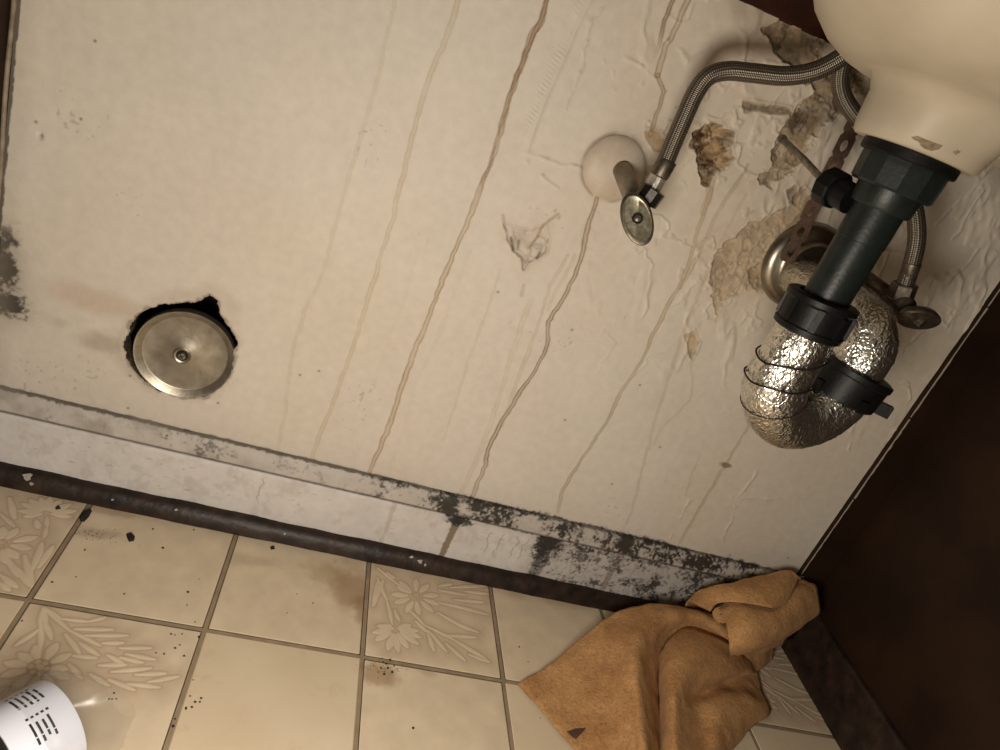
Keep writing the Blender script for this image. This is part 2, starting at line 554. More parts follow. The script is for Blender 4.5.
for line in ([(0.1513,0.5401),(0.1761,0.5426),(0.2012,0.5429),(0.2252,0.5360)], [(0.1690,0.6856),(0.1704,0.6585),(0.1691,0.6246),(0.1696,0.5901)], [(0.2021,0.6561),(0.2273,0.6549),(0.2466,0.6502),(0.2613,0.6417)],
             [(0.1937,0.6482),(0.2049,0.6407),(0.2166,0.6253)], [(0.1986,0.6057),(0.2104,0.5895),(0.2251,0.5875)], [(0.3216,0.6657),(0.3452,0.6434),(0.3665,0.6190),(0.3686,0.6087)], [(0.1572,0.5337),(0.1778,0.5248),(0.1981,0.5177)],
             [(0.2434,0.6858),(0.2728,0.6775),(0.2888,0.6951)], [(0.3240,0.6038),(0.3131,0.5780),(0.3386,0.5532)], [(0.3263,0.6974),(0.3607,0.6902),(0.3884,0.7054)], [(0.3078,0.7194),(0.3470,0.7030),(0.3738,0.7090)],
             [(0.6607,0.6773),(0.6619,0.6289),(0.6570,0.5762)], [(0.6556,0.7106),(0.6391,0.6578),(0.6285,0.6237)], [(0.6958,0.6152),(0.6896,0.5739),(0.6749,0.5421)], [(0.5820,0.5766),(0.6237,0.5844),(0.6326,0.5784)],
             [(0.6011,0.2623),(0.5992,0.2103),(0.6104,0.1321)], [(0.5302,0.1907),(0.5321,0.1199),(0.5302,0.0822)], [(0.5879,0.2158),(0.6342,0.2203),(0.6677,0.2334)], [(0.6847,0.4308),(0.6845,0.3846),(0.7072,0.3270)]):
    for i in range(len(line) - 1):
        s = window(X, Z, line[i:i + 2], 0.02)
        a = X[s] + 0.016 * (f_mid[s] - 0.5) + 0.004 * (f_fine[s] - 0.5); b = Z[s] + 0.012 * (f_mid[s] - 0.5)
        d, t = seg_dist(a, b, line[i], line[i + 1])
        am = sstep(fbm(X[s], Z[s], 0.018, 333, 3), 0.35, 0.6)
        H[s] += 0.0011 * am * np.exp(-(d / 0.0018) ** 2)
        blend(COL[s], 0.07 * am * np.exp(-(d / 0.0012) ** 2), (0.30, 0.23, 0.16))

# round spackle patch under the left valve
sp = [(0.2597,0.4887)][0]
d = np.hypot(X - sp[0], Z - sp[1])
blend(COL, 0.25 * (1 - sstep(d, 0.021, 0.0235)), (0.66, 0.58, 0.51))
H -= 0.0004 * (1 - sstep(d, 0.0215, 0.0228))

# grime line round the left escutcheon, then its shadow painted at the upper right
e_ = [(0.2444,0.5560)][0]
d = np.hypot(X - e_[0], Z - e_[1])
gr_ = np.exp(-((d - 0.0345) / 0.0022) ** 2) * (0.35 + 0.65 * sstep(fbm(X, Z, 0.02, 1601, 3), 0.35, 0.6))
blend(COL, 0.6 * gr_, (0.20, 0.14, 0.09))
blend(COL, 0.30 * np.exp(-(np.clip(d - 0.033, 0, 1) / 0.010) ** 2) * sstep(Z - e_[1] + 0.6 * (X - e_[0]), -0.005, 0.03), (0.30, 0.24, 0.17))  # soft escutcheon shadow put into the wall colour, up and to the right
# ---- water runs: (points, width m, strength, rgb, edge darkness)
RUST = (0.22, 0.085, 0.022); TAN = (0.45, 0.31, 0.14); PALE = (0.53, 0.395, 0.19); BROWN = (0.36, 0.235, 0.11)
runs = [
 ([(-0.0148,0.6250),(-0.0122,0.5811),(-0.0104,0.5345),(-0.0115,0.4475),(-0.0107,0.3814),(-0.0124,0.3338),(-0.0185,0.3012),(-0.0195,0.2501),(-0.0103,0.1717),(-0.0055,0.1151)], .0034, .30, PALE, .35),
 ([(0.0387,0.6453),(0.0394,0.6142),(0.0367,0.5711),(0.0357,0.5265),(0.0394,0.4814),(0.0429,0.4281),(0.0413,0.3932),(0.0421,0.3640),(0.0423,0.2958),(0.0418,0.2430),(0.0389,0.2009),(0.0370,0.1574),(0.0361,0.1079)], .0042, .50, PALE, .55),
 ([(0.1179,0.6753),(0.1189,0.6577),(0.1155,0.6454),(0.1161,0.6336),(0.1160,0.6099),(0.1150,0.5852),(0.1174,0.5508),(0.1198,0.5151),(0.1186,0.4821),(0.1175,0.4538),(0.1151,0.4183),(0.1145,0.4002),(0.1134,0.3445),(0.1103,0.2916),(0.1094,0.2367),(0.1118,0.1799),(0.1081,0.1150)], .0046, .74, TAN, .95),
 ([(0.1179,0.6753),(0.1189,0.6577),(0.1155,0.6454),(0.1161,0.6336),(0.1160,0.6099),(0.1150,0.5852),(0.1174,0.5508)], .0034, .75, RUST, .9),
 ([(0.1160,0.6099),(0.1150,0.5852),(0.1174,0.5508),(0.1198,0.5151),(0.1186,0.4821),(0.1175,0.4538)], .0018, .55, RUST, .5),
 ([(0.1305,0.4235),(0.1308,0.3628),(0.1303,0.3112),(0.1241,0.2483),(0.1290,0.1851),(0.1306,0.1169)], .0040, .14, PALE, .3),
 ([(0.0775,0.4055),(0.0813,0.3465),(0.0779,0.2812),(0.0783,0.2270)], .0030, .12, PALE, .3),
 ([(0.1696,0.4127),(0.1734,0.3641),(0.1728,0.2980),(0.1780,0.2438),(0.1800,0.1855)], .0022, .22, PALE, .5),
 ([(0.2401,0.5212),(0.2428,0.4911),(0.2489,0.4636),(0.2519,0.4342),(0.2507,0.4023),(0.2457,0.3722),(0.2546,0.3445),(0.2533,0.3097),(0.2452,0.2645),(0.2391,0.2184),(0.2373,0.1873),(0.2427,0.1654),(0.2436,0.1140)], .0040, 1.0, BROWN, .85),
 ([(0.2352,0.4530),(0.2295,0.4142),(0.2347,0.3712),(0.2370,0.3184),(0.2392,0.2699),(0.2425,0.2269)], .0032, .35, PALE, .7),
 ([(0.2146,0.3904),(0.2200,0.3130),(0.2281,0.2300),(0.2289,0.1848),(0.2286,0.1293),(0.2281,0.1112)], .0050, .30, PALE, .5),
 ([(0.2427,0.4555),(0.2394,0.4112),(0.2389,0.3856)], .0030, .3, PALE, .5),
 ([(0.3568,0.5710),(0.3604,0.5433),(0.3630,0.5241),(0.3717,0.4905),(0.3734,0.4621),(0.3711,0.4355),(0.3705,0.4021),(0.3735,0.3547),(0.3675,0.3242),(0.3680,0.2725),(0.3642,0.2407),(0.3576,0.1911),(0.3549,0.1575),(0.3624,0.1224)], .0036, .60, TAN, .85),
 ([(0.3818,0.6079),(0.3787,0.5843),(0.3750,0.5519),(0.3761,0.5190),(0.3779,0.4888),(0.3751,0.4588)], .0034, .5, TAN, .8),
 ([(0.3949,0.5786),(0.3951,0.5553),(0.3937,0.5346),(0.3986,0.5020),(0.3990,0.4642),(0.4058,0.3998),(0.4149,0.3607),(0.4263,0.2903),(0.4407,0.2317),(0.4514,0.1852),(0.4603,0.1448),(0.4620,0.1151)], .0028, .32, PALE, .8),
 ([(0.5488,0.3197),(0.5512,0.2806),(0.5497,0.2556),(0.5495,0.2134),(0.5492,0.1698),(0.5507,0.1213)], .0030, .5, PALE, .9),
 ([(0.4239,0.3918),(0.4470,0.3563),(0.4567,0.3298),(0.4393,0.2788),(0.4403,0.2476)], .0022, .3, PALE, .5),
 ([(0.2322,0.7187),(0.2326,0.7005),(0.2379,0.6790),(0.2353,0.6617)], .0034, .75, RUST, .9),
 ([(0.2451,0.7236),(0.2466,0.7058),(0.2436,0.6811),(0.2473,0.6534)], .0048, .75, BROWN, .95),
 ([(0.2473,0.6534),(0.2613,0.6417),(0.2624,0.6186),(0.2662,0.5991)], .0034, .8, BROWN, .8),
 ([(0.3506,0.5824),(0.3562,0.5651),(0.3588,0.5463)], .0070, .55, BROWN, .6),
 ([(0.5088,0.2599),(0.5134,0.2283),(0.5208,0.1966)], .0020, .3, PALE, .5),
 ([(0.2014,0.4049),(0.2026,0.3928)], .0030, .5, TAN, .5),
 ([(0.2645,0.5587),(0.2640,0.5497),(0.2624,0.5379)], .0030, .0, TAN, .5),
]
for k, (pts, w, st, c, edgek) in enumerate(runs):
    if k in (0, 1, 2, 3, 17, 18):          # these start at the top edge of the plaster
        pts = [(pts[0][0] + 0.002, 0.742)] + list(pts)
    fine = []
    for i in range(len(pts) - 1):
        L = math.hypot(pts[i + 1][0] - pts[i][0], pts[i + 1][1] - pts[i][1])
        n = max(1, int(L / 0.006))
        for j in range(n):
            t = j / n
            fine.append((pts[i][0] * (1 - t) + pts[i + 1][0] * t + random.uniform(-1, 1) * 0.0008, pts[i][1] * (1 - t) + pts[i + 1][1] * t))
    fine.append(pts[-1])
    s = window(X, Z, fine, 0.02)
    a = X[s] + 0.0035 * (f_mid[s] - 0.5) + 0.0016 * (f_fine[s] - 0.5); b = Z[s]
    d = np.full(a.shape, 1.0)
    for i in range(len(fine) - 1):
        dd, t = seg_dist(a, b, fine[i], fine[i + 1])
        d = np.minimum(d, dd)
    zt = max(p[1] for p in fine); zb = min(p[1] for p in fine)
    fade = 1.0 if c is not RUST else sstep(b, zb, zb + 0.42 * (zt - zb))
    ww = w * (0.75 + 0.5 * vnoise(a, b, 0.03, 300 + k)) * 0.5
    body = 1 - sstep(d, ww * 0.75, ww * 1.25)
    rim = np.exp(-((d - ww * 0.95) / 0.0007) ** 2)
    varia = 0.7 + 0.45 * (vnoise(a, b, 0.02, 500 + k))
    blend(COL[s], np.clip(fade * st * (0.42 if c is BROWN else 0.60) * body * varia, 0, 1), c)
    blend(COL[s], np.clip(fade * st * edgek * 1.05 * rim * varia, 0, 0.95), (c[0] * 0.55, c[1] * 0.52, c[2] * 0.46))
    H[s] += 0.00015 * st * rim

# ---- peeled, soaked and broken places: (outline, colour a, colour b, opacity, depth, edge roughness)
peels = [
 ([(0.3087,0.6165),(0.3180,0.6262),(0.3339,0.6351),(0.3501,0.6303),(0.3561,0.6174),(0.3676,0.6106),(0.3602,0.5969),(0.3517,0.5895),(0.3515,0.5737),(0.3431,0.5730),(0.3304,0.5897),(0.3179,0.6016)], (0.40, 0.27, 0.14), (0.060, 0.026, 0.010), 1.0, .0060, .007),
 ([(0.3262,0.7281),(0.3417,0.7416),(0.3718,0.7415),(0.4169,0.7289),(0.4443,0.7391),(0.4565,0.7099),(0.4473,0.6888),(0.4431,0.6594),(0.4330,0.6405),(0.4282,0.6210),(0.4152,0.5994),(0.3974,0.5966),(0.4030,0.6154),(0.3968,0.6428),(0.4011,0.6689),(0.4094,0.6958),(0.3879,0.7062),(0.3599,0.7118)], (0.29, 0.215, 0.125), (0.075, 0.047, 0.025), .92, .0030, .012),
 ([(0.3965,0.4888),(0.3972,0.5213),(0.4102,0.5451),(0.4298,0.5638),(0.4476,0.5853),(0.4489,0.6089),(0.4711,0.5993),(0.4775,0.5633),(0.4542,0.5456),(0.4568,0.5116),(0.4778,0.4903),(0.4462,0.4824),(0.4338,0.4653),(0.4309,0.4458),(0.4141,0.4614)], (0.47, 0.355, 0.205), (0.24, 0.16, 0.08), .80, .0016, .010),
 ([(0.3424,0.6631),(0.3677,0.6682),(0.3953,0.6741),(0.4000,0.6706),(0.3779,0.6615),(0.3514,0.6540)], (0.30, 0.22, 0.13), (0.09, 0.06, 0.035), .85, .0015, .004),
 ([(0.4075,0.4072),(0.4162,0.4168),(0.4297,0.4020),(0.4327,0.3805),(0.4216,0.3882)], (0.50, 0.36, 0.18), (0.33, 0.22, 0.11), .75, .0006, .004),
 ([(0.2609,0.6004),(0.2681,0.6072),(0.2866,0.6012),(0.2953,0.5936),(0.2780,0.5874),(0.2678,0.5912)], (0.50, 0.36, 0.18), (0.34, 0.22, 0.10), .8, .0006, .004),
 ([(0.1555,0.4623),(0.1652,0.4610),(0.1850,0.4643),(0.1984,0.4747),(0.2085,0.4618),(0.2105,0.4482),(0.2036,0.4387),(0.1958,0.4312),(0.1950,0.4212),(0.1867,0.4330),(0.1759,0.4365),(0.1669,0.4476)], (0.60, 0.54, 0.48), (0.48, 0.40, 0.29), .75, .0016, .003),
 ([(0.4376,0.5992),(0.4422,0.6089),(0.4560,0.5976),(0.4604,0.5862),(0.4476,0.5853)], (0.05, 0.03, 0.02), (0.015, 0.01, 0.008), .9, .0016, .004),
 ([(0.4374,0.6998),(0.4434,0.7083),(0.4580,0.7000),(0.4580,0.6884),(0.4473,0.6888)], (0.14, 0.09, 0.05), (0.05, 0.03, 0.02), .85, .0016, .004),
 ([(0.4419,0.5041),(0.4530,0.5179),(0.4745,0.4957),(0.4674,0.4842),(0.4530,0.4898)], (0.36, 0.27, 0.16), (0.16, 0.11, 0.06), .75, .0014, .004),
]
for k, (pts, ca, cb, op, depth, rough) in enumerate(peels):
    s = window(X, Z, pts, 0.03)
    a = X[s]; b = Z[s]
    sd = poly_sd(a, b, pts) + rough * (2.0 * fbm(a, b, 0.014, 700 + k * 9, 4) - 1.0)
    m = 1 - sstep(sd, -0.0030, 0.0016)
    rgn = np.abs(2 * fbm(a, b, 0.018, 930 + k * 5, 5) - 1)
    mixn = np.clip(0.65 * sstep(fbm(a, b, 0.013, 900 + k * 5, 5), 0.40, 0.62) + 0.6 * (1 - sstep(rgn, 0.02, 0.14)) + 0.5 * (fbm(a, b, 0.004, 955 + k, 3) - 0.5), 0, 1)
    cc = np.array(ca) * (1 - mixn)[..., None] + np.array(cb) * mixn[..., None]
    mm = (m * op * (0.72 + 0.28 * sstep(fbm(a, b, 0.010, 1010 + k, 4), 0.3, 0.6)))[..., None]
    COL[s] = COL[s] * (1 - mm) + cc * mm
    rim = np.exp(-((sd - 0.001) / 0.0013) ** 2)
    H[s] += 0.0009 * rim - depth * m * (0.25 + 0.9 * fbm(a, b, 0.008, 940 + k, 3) + 0.7 * sstep(rgn, 0.0, 0.2))
    blend(COL[s], 0.45 * np.exp(-((sd + 0.0005) / 0.0010) ** 2) * sstep(fbm(a, b, 0.012, 1050 + k, 3), 0.42, 0.58), (0.12, 0.07, 0.035))
    blend(COL[s], 0.28 * np.exp(-np.clip(sd, 0, 1) / 0.007) * (sd > -0.001) * fbm(a, b, 0.01, 1080 + k, 4) * 1.6, (0.40, 0.28, 0.15))
# soft brown halo of damp around the drain outlet and the top edge
d0 = [(0.4399,0.5468)][0]
dd = np.hypot((X - d0[0]) / 1.0, (Z - d0[1]) / 1.1)
blend(COL, 0.35 * (1 - sstep(dd + 0.05 * (f_mid - 0.5), 0.03, 0.13)), (0.52, 0.42, 0.29))
blend(COL, 0.45 * sstep(Z + 0.05 * (f_mid - 0.5) + 0.10 * (X - 0.3), 0.715, 0.745) * sstep(X, 0.2, 0.3), (0.27, 0.20, 0.13))
# raised dabs in the torn patch
for (q, r_, h_) in (([(0.1722,0.4459)][0], .006, .0035), ([(0.1991,0.4468)][0], .006, .003), ([(0.1905,0.4294)][0], .004, .004), ([(0.1897,0.4436)][0], .004, .003)):
    d = np.hypot(X - q[0], Z - q[1])
    H += h_ * np.exp(-(d / r_) ** 2)
for line, c in (([(0.1959,0.4750),(0.1957,0.4610),(0.1916,0.4478)], (0.36, 0.26, 0.14)), ([(0.1682,0.4504),(0.1751,0.4386)], (0.10, 0.08, 0.05)), ([(0.1776,0.4501),(0.1799,0.4414)], (0.25, 0.2, 0.13)),
                ([(0.1976,0.4767),(0.2068,0.4914)], (0.42, 0.33, 0.22)), ([(0.1580,0.4585),(0.1510,0.4710)], (0.45, 0.38, 0.30)), ([(0.2046,0.4450),(0.2036,0.4387)], (0.10, 0.08, 0.06))):
    for i in range(len(line) - 1):
        s = window(X, Z, line[i:i + 2], 0.01)
        d, t = seg_dist(X[s], Z[s], line[i], line[i + 1])
        blend(COL[s], 0.8 * np.exp(-(d / 0.0016) ** 2), c)

# ---- mould
def mould(A, B, C, mask, seed, c=(0.045, 0.036, 0.026), cell=0.006, lo=0.42, hi=0.58):
    n = 0.55 * fbm(A, B, cell * 3.0, seed, 3) + 0.45 * fbm(A, B, cell * 0.55, seed + 91, 4)
    m = sstep(n + 0.50 * (mask - 0.5), lo, hi) * np.clip(mask * 2.2, 0, 1)
    halo = sstep(n + 0.50 * (mask - 0.5), lo - 0.10, hi) * np.clip(mask * 2.0, 0, 1)
    blend(C, np.clip(halo, 0, 1) * 0.45, tuple(0.16 + 0.6 * x for x in c))
    blend(C, np.clip(m, 0, 1) * 0.93, c)
def ell(A, B, q, rx, rz):
    return np.exp(-(((A - q[0]) / rx) ** 2 + ((B - q[1]) / rz) ** 2))
q1 = [(-0.3139,0.2528)][0]; q2 = [(-0.3072,0.2126)][0]; q3 = [(-0.3194,0.2796)][0]
mk = np.clip(0.95 * ell(X, Z, q1, .022, .030) + 0.9 * ell(X, Z, q2, .024, .022) + 0.7 * ell(X, Z, q3, .016, .018), 0, 1)
blend(COL, 0.45 * np.clip(mk * 1.3, 0, 1), (0.30, 0.25, 0.18))
mould(X, Z, COL, mk * 0.74, 1201, (0.05, 0.04, 0.03), 0.007, 0.46, 0.62)
q4 = [(-0.2265,0.2450)][0]; q5 = [(-0.2157,0.1974)][0]; q6 = [(-0.2568,0.2088)][0]
blend(COL, 0.40 * sstep(ell(X, Z, q4, .055, .020) + 0.6 * (f_mid - 0.5), 0.25, 0.9), (0.50, 0.33, 0.22))
blend(COL, 0.5 * sstep(ell(X, Z, q5, .030, .018) + 0.8 * (f_mid - 0.5), 0.3, 0.9), (0.33, 0.25, 0.18))
blend(COL, 0.30 * sstep(ell(X, Z, q6, .020, .010) + 0.8 * (f_mid - 0.5), 0.3, 0.9), (0.42, 0.30, 0.22))
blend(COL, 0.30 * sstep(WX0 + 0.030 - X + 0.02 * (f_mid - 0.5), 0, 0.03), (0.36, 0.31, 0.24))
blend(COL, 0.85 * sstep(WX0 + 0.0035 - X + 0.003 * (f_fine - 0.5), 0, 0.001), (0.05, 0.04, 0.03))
# grime along the baseboard seam
seam = WZ0 + 0.027
bandm = sstep(X, -0.05, 0.35)
blend(COL, 0.8 * (1 - sstep(Z + 0.004 * (f_fine - 0.5), seam, seam + 0.003)), (0.07, 0.055, 0.04))
q7 = [(0.2075,0.1119)][0]
blend(COL, 0.22 * sstep(seam + 0.05 - Z + 0.05 * (f_mid - 0.5), 0.0, 0.05), (0.56, 0.50, 0.43))
mould(X, Z, COL, np.clip(0.75 * sstep(seam + 0.010 - Z, 0, 0.012) * sstep(X, 0.12, 0.3), 0, 1) * 0.8, 1301, cell=0.008)
# brown spot low on the wall, far right, and cloth-side stains
q8 = [(0.5511,0.2560)][0]
blend(COL, 0.8 * sstep(ell(X, Z, q8, .012, .005) + 0.7 * (f_fine - 0.5), 0.35, 0.8), (0.22, 0.14, 0.07))
# small dark specks and nail holes
for p in [(-0.2934,0.3973),(-0.2606,0.4254),(-0.2979,0.4091),(-0.0048,0.2216),(-0.1768,0.1233),(0.0142,0.2330),(0.1766,0.3879),(-0.1805,0.1651),(-0.0841,0.1588),(0.3154,0.2565),(0.4144,0.1846),(0.4510,0.2556),(0.6341,0.1197),(0.7231,0.1380),(-0.2570,0.4980),(0.3855,0.3298),(0.2754,0.3713)]:
    d = np.hypot(X - p[0], Z - p[1])
    blend(COL, 0.85 * np.exp(-(d / 0.0013) ** 2), (0.05, 0.04, 0.03))
p = [(-0.2934,0.3973)][0]
H -= 0.004 * np.exp(-(np.hypot(X - p[0], (Z - p[1]) * 0.8) / 0.0022) ** 2)
spk = vnoise(X, Z, 0.0035, 1501) * vnoise(X, Z, 0.07, 1503)
blend(COL, 0.35 * sstep(spk, 0.72, 0.82), (0.25, 0.19, 0.13))

# hole around the cleanout cover
hole_px = [(-0.1895,0.2146),(-0.1878,0.2312),(-0.1831,0.2413),(-0.1754,0.2510),(-0.1673,0.2573),(-0.1589,0.2625),(-0.1482,0.2660),(-0.1389,0.2715),(-0.1319,0.2726),(-0.1256,0.2783),(-0.1216,0.2844),(-0.1159,0.2875),(-0.1092,0.2849),(-0.1057,0.2776),(-0.1030,0.2687),(-0.0964,0.2622),(-0.0898,0.2556),(-0.0818,0.2481),(-0.0771,0.2407),(-0.0792,0.2349),(-0.0815,0.2303),(-0.0785,0.2209),(-0.0776,0.2107),(-0.0795,0.1928),(-0.0846,0.1791),(-0.0926,0.1685),(-0.1013,0.1617),(-0.1105,0.1575),(-0.1211,0.1555),(-0.1342,0.1556),(-0.1472,0.1556),(-0.1598,0.1610),(-0.1705,0.1683),(-0.1813,0.1779),(-0.1866,0.1865),(-0.1900,0.1956),(-0.1933,0.2047)]
hole = []
for i in range(len(hole_px)):
    p, q = hole_px[i], hole_px[(i + 1) % len(hole_px)]
    for t in (0, 0.34, 0.67):
        hole.append((p[0] * (1 - t) + q[0] * t + random.uniform(-1, 1) * 0.0011, p[1] * (1 - t) + q[1] * t + random.uniform(-1, 1) * 0.0011))
s = window(X, Z, hole, 0.03)
sd_full = np.full(X.shape, 1.0)
sd_full[s] = poly_sd(X[s], Z[s], hole)
blend(COL, 0.55 * (1 - sstep(sd_full + 0.004 * (f_fine - 0.5) * 2, 0.000, 0.0035)), (0.10, 0.07, 0.045))
blend(COL, 0.25 * (1 - sstep(sd_full + 0.02 * (f_mid - 0.5) * 2, 0.0, 0.016)), (0.40, 0.31, 0.22))
H += 0.0007 * np.exp(-((sd_full - 0.003) / 0.003) ** 2)
cx = 0.25 * (sd_full[:-1, :-1] + sd_full[1:, :-1] + sd_full[:-1, 1:] + sd_full[1:, 1:])
drop = cx < -0.0002
P = np.stack([X, -H, Z], -1)
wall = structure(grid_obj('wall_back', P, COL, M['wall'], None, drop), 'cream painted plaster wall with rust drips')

hv, hf = [], []
n = len(hole)
for j, (yy, sc) in enumerate(((-0.0004, 1.012), (0.001, 0.99), (0.006, 0.975), (0.013, 0.985), (0.020, 1.0))):
    for i, (x, z) in enumerate(hole):
        jit = random.uniform(-1, 1) * 0.0012
        hv.append((-0.1305 + (x + 0.1305) * sc + jit, yy, 0.209 + (z - 0.209) * sc + jit))
for j in range(4):
    for i in range(n):
        i2 = (i + 1) % n
        hf.append((j * n + i, j * n + i2, (j + 1) * n + i2, (j + 1) * n + i))
mesh_obj('hole_rim', hv, hf, M['crumble'], wall)
cv = [(-0.20, 0.0195, 0.13), (-0.06, 0.0195, 0.13), (-0.06, 0.0195, 0.29), (-0.20, 0.0195, 0.29),
      (-0.20, 0.10, 0.13), (-0.06, 0.10, 0.13), (-0.06, 0.10, 0.29), (-0.20, 0.10, 0.29)]
mesh_obj('wall_cavity', cv, [(4, 5, 6, 7), (0, 1, 5, 4), (1, 2, 6, 5), (2, 3, 7, 6), (3, 0, 4, 7)], M['cavity'], wall, smooth=False)

# board above the plaster, corner trims, side walls
o = structure(box('trim_1', -0.36, 0.82, -0.0015, 0.02, 0.7415, 1.25, M['redwood'], bevel=0.002), 'dark red-brown board above the plaster')
o = structure(box('trim_2', 0.7535, 0.80, -0.006, 0.02, 0.0, 1.25, M['dark_wood'], bevel=0.001), 'dark brown upright closing the right corner')
o = structure(box('wall_right', 0.80, 0.84, -1.5, 0.02, 0.0, 1.25, M['dark_wood']), 'dark brown side panel on the right')
o = structure(box('wall_left', -0.40, -0.3262, -1.5, 0.02, 0.0, 1.25, M['dark_wood']), 'dark brown side panel on the left')
# thin white painted bead in the left corner
bead = []
structure(sweep('trim_3', [(-0.3242 + 0.0006 * math.sin(z * 40), -0.001, z) for z in np.linspace(0.11, 0.744, 40)], 0.0022, M['corner_bead'], n=8), 'narrow off-white corner bead')
# paint smeared on the right corner: small irregular flakes that belong to the upright
up = bpy.data.objects['trim_2']
for (z0, z1, w0) in ((0.100, 0.118, .0085), (0.120, 0.260, .0016), (0.262, 0.395, .0026), (0.398, 0.560, .0020), (0.562, 0.70, .0015)):
    zs_ = np.linspace(z0, z1, 24)
    ws_ = [w0 * random.uniform(0.35, 1.0) for _ in zs_]
    vv = [(0.7536, -0.0068, z) for z in zs_] + [(0.7536 + w, -0.0068, z) for w, z in zip(ws_, zs_)] + [(0.7536, -0.0058, z) for z in zs_] + [(0.7536 + w, -0.0058, z) for w, z in zip(ws_, zs_)]
    ff = []
    for k in range(23):
        ff += [(k, k + 24, k + 25, k + 1), (k + 24, k + 72, k + 73, k + 25), (k + 48, k, k + 1, k + 49)]
    mesh_obj('paint_flake', vv, ff, M['white_flake'], up, smooth=False)

# ------------------------------------------------------------------ baseboard: white board with bevelled cap, black shoe moulding
base = structure(empty('baseboard_back', (0.2, 0, 0)), 'mouldy white baseboard with black shoe moulding')
BX0, BX1 = -0.3262, 0.7535
bx = np.linspace(BX0, BX1, 1450)
def base_surface(name, prof, seed):
    pr = []
    for (y0, z0), (y1, z1) in zip(prof[:-1], prof[1:]):
        L = math.hypot(y1 - y0, z1 - z0)
        m = max(2, int(L / 0.0008))
        for k in range(m):
            t = k / m
            pr.append((y0 * (1 - t) + y1 * t, z0 * (1 - t) + z1 * t))
    pr.append(prof[-1])
    pr = np.array(pr)
    A, I = np.meshgrid(bx, np.arange(len(pr)))
    Y = pr[I, 0]; ZZ = pr[I, 1]
    B = np.cumsum(np.r_[0, np.hypot(np.diff(pr[:, 0]), np.diff(pr[:, 1]))])[I]
    return A, Y, ZZ, B
# cap
A, Y, ZZ, B = base_surface('cap', [(-0.0005, 0.1135), (-0.0055, 0.1120), (-0.0095, 0.1060), (-0.0120, 0.0900), (-0.0120, 0.0885), (-0.0105, 0.0870)], 1)
C = np.ones(A.shape + (3,)) * np.array((0.56, 0.51, 0.46))
fm = fbm(A, B, 0.02, 2001, 4); ff_ = fbm(A, B, 0.004, 2003, 3)
C *= (1 + 0.25 * (fm - 0.5))[..., None]
blend(C, 0.75 * (1 - sstep(B + 0.003 * (ff_ - 0.5) * 2, 0.004, 0.0065)), (0.06, 0.045, 0.03))
blend(C, 0.55 * sstep(fbm(A, B, 0.05, 2041, 4), 0.50, 0.7) * (1 - sstep(A, -0.1, 0.1)), (0.33, 0.28, 0.23))
dens = np.interp(A, [-0.33, -0.18, -0.13, -0.06, 0.05, 0.14, 0.22, 0.27, 0.34, 0.45, 0.55, 0.66, 0.72, 0.75], [0.12, 0.16, 0.40, 0.22, 0.14, 0.40, 0.56, 0.50, 0.46, 0.54, 0.60, 0.62, 0.5, 0.3])
blend(C, 0.5 * np.clip(dens - 0.2, 0, 1), (0.36, 0.31, 0.25))
mould(A, B, C, dens, 2011, (0.028, 0.021, 0.014), 0.006, 0.45, 0.60)
blend(C, 0.75 * sstep(B, 0.0275, 0.0295), (0.10, 0.075, 0.055))
Y2 = Y - 0.0008 * (fm - 0.5) - 0.0005 * (ff_ - 0.5)
o = grid_obj('cap_moulding', np.stack([A, Y2, ZZ], -1)[::-1] - np.array((0.2, 0, 0)), C[::-1], M['baseboard'], base)
# board
A, Y, ZZ, B = base_surface('board', [(-0.0085, 0.0872), (-0.0118, 0.0862), (-0.0128, 0.0835), (-0.0128, 0.0)], 2)
C = np.ones(A.shape + (3,)) * np.array((0.70, 0.66, 0.63))
fm = fbm(A, B, 0.03, 2101, 4); ff_ = fbm(A, B, 0.004, 2103, 3)
C *= (1 + 0.16 * (fm - 0.5))[..., None]
blend(C, 0.30 * sstep(fbm(A, B, 0.012, 2107, 5), 0.5, 0.75), (0.42, 0.37, 0.32))
for k_ in range(40):
    x0 = random.uniform(-0.32, 0.35); zc_ = random.uniform(0.01, 0.06)
    blend(C, 0.5 * np.exp(-(((A - x0) / random.uniform(.001, .004)) ** 2 + ((B - zc_) / random.uniform(.0006, .0014)) ** 2)), (0.30, 0.25, 0.20))
gd = np.interp(A, [-0.33, 0.10, 0.20, 0.33, 0.36, 0.45, 0.55, 0.7], [0.02, 0.08, 0.14, 0.16, 0.48, 0.54, 0.62, 0.62])
grime = np.clip(gd + 0.25 * (1 - sstep(B, 0.004, 0.012)) * sstep(A, 0.12, 0.25), 0, 1)
blend(C, 0.75 * grime, (0.33, 0.29, 0.25))
mould(A, B, C, np.clip(grime * 0.85 - 0.05, 0, 0.55), 2111, (0.05, 0.042, 0.035), 0.005, 0.44, 0.62)
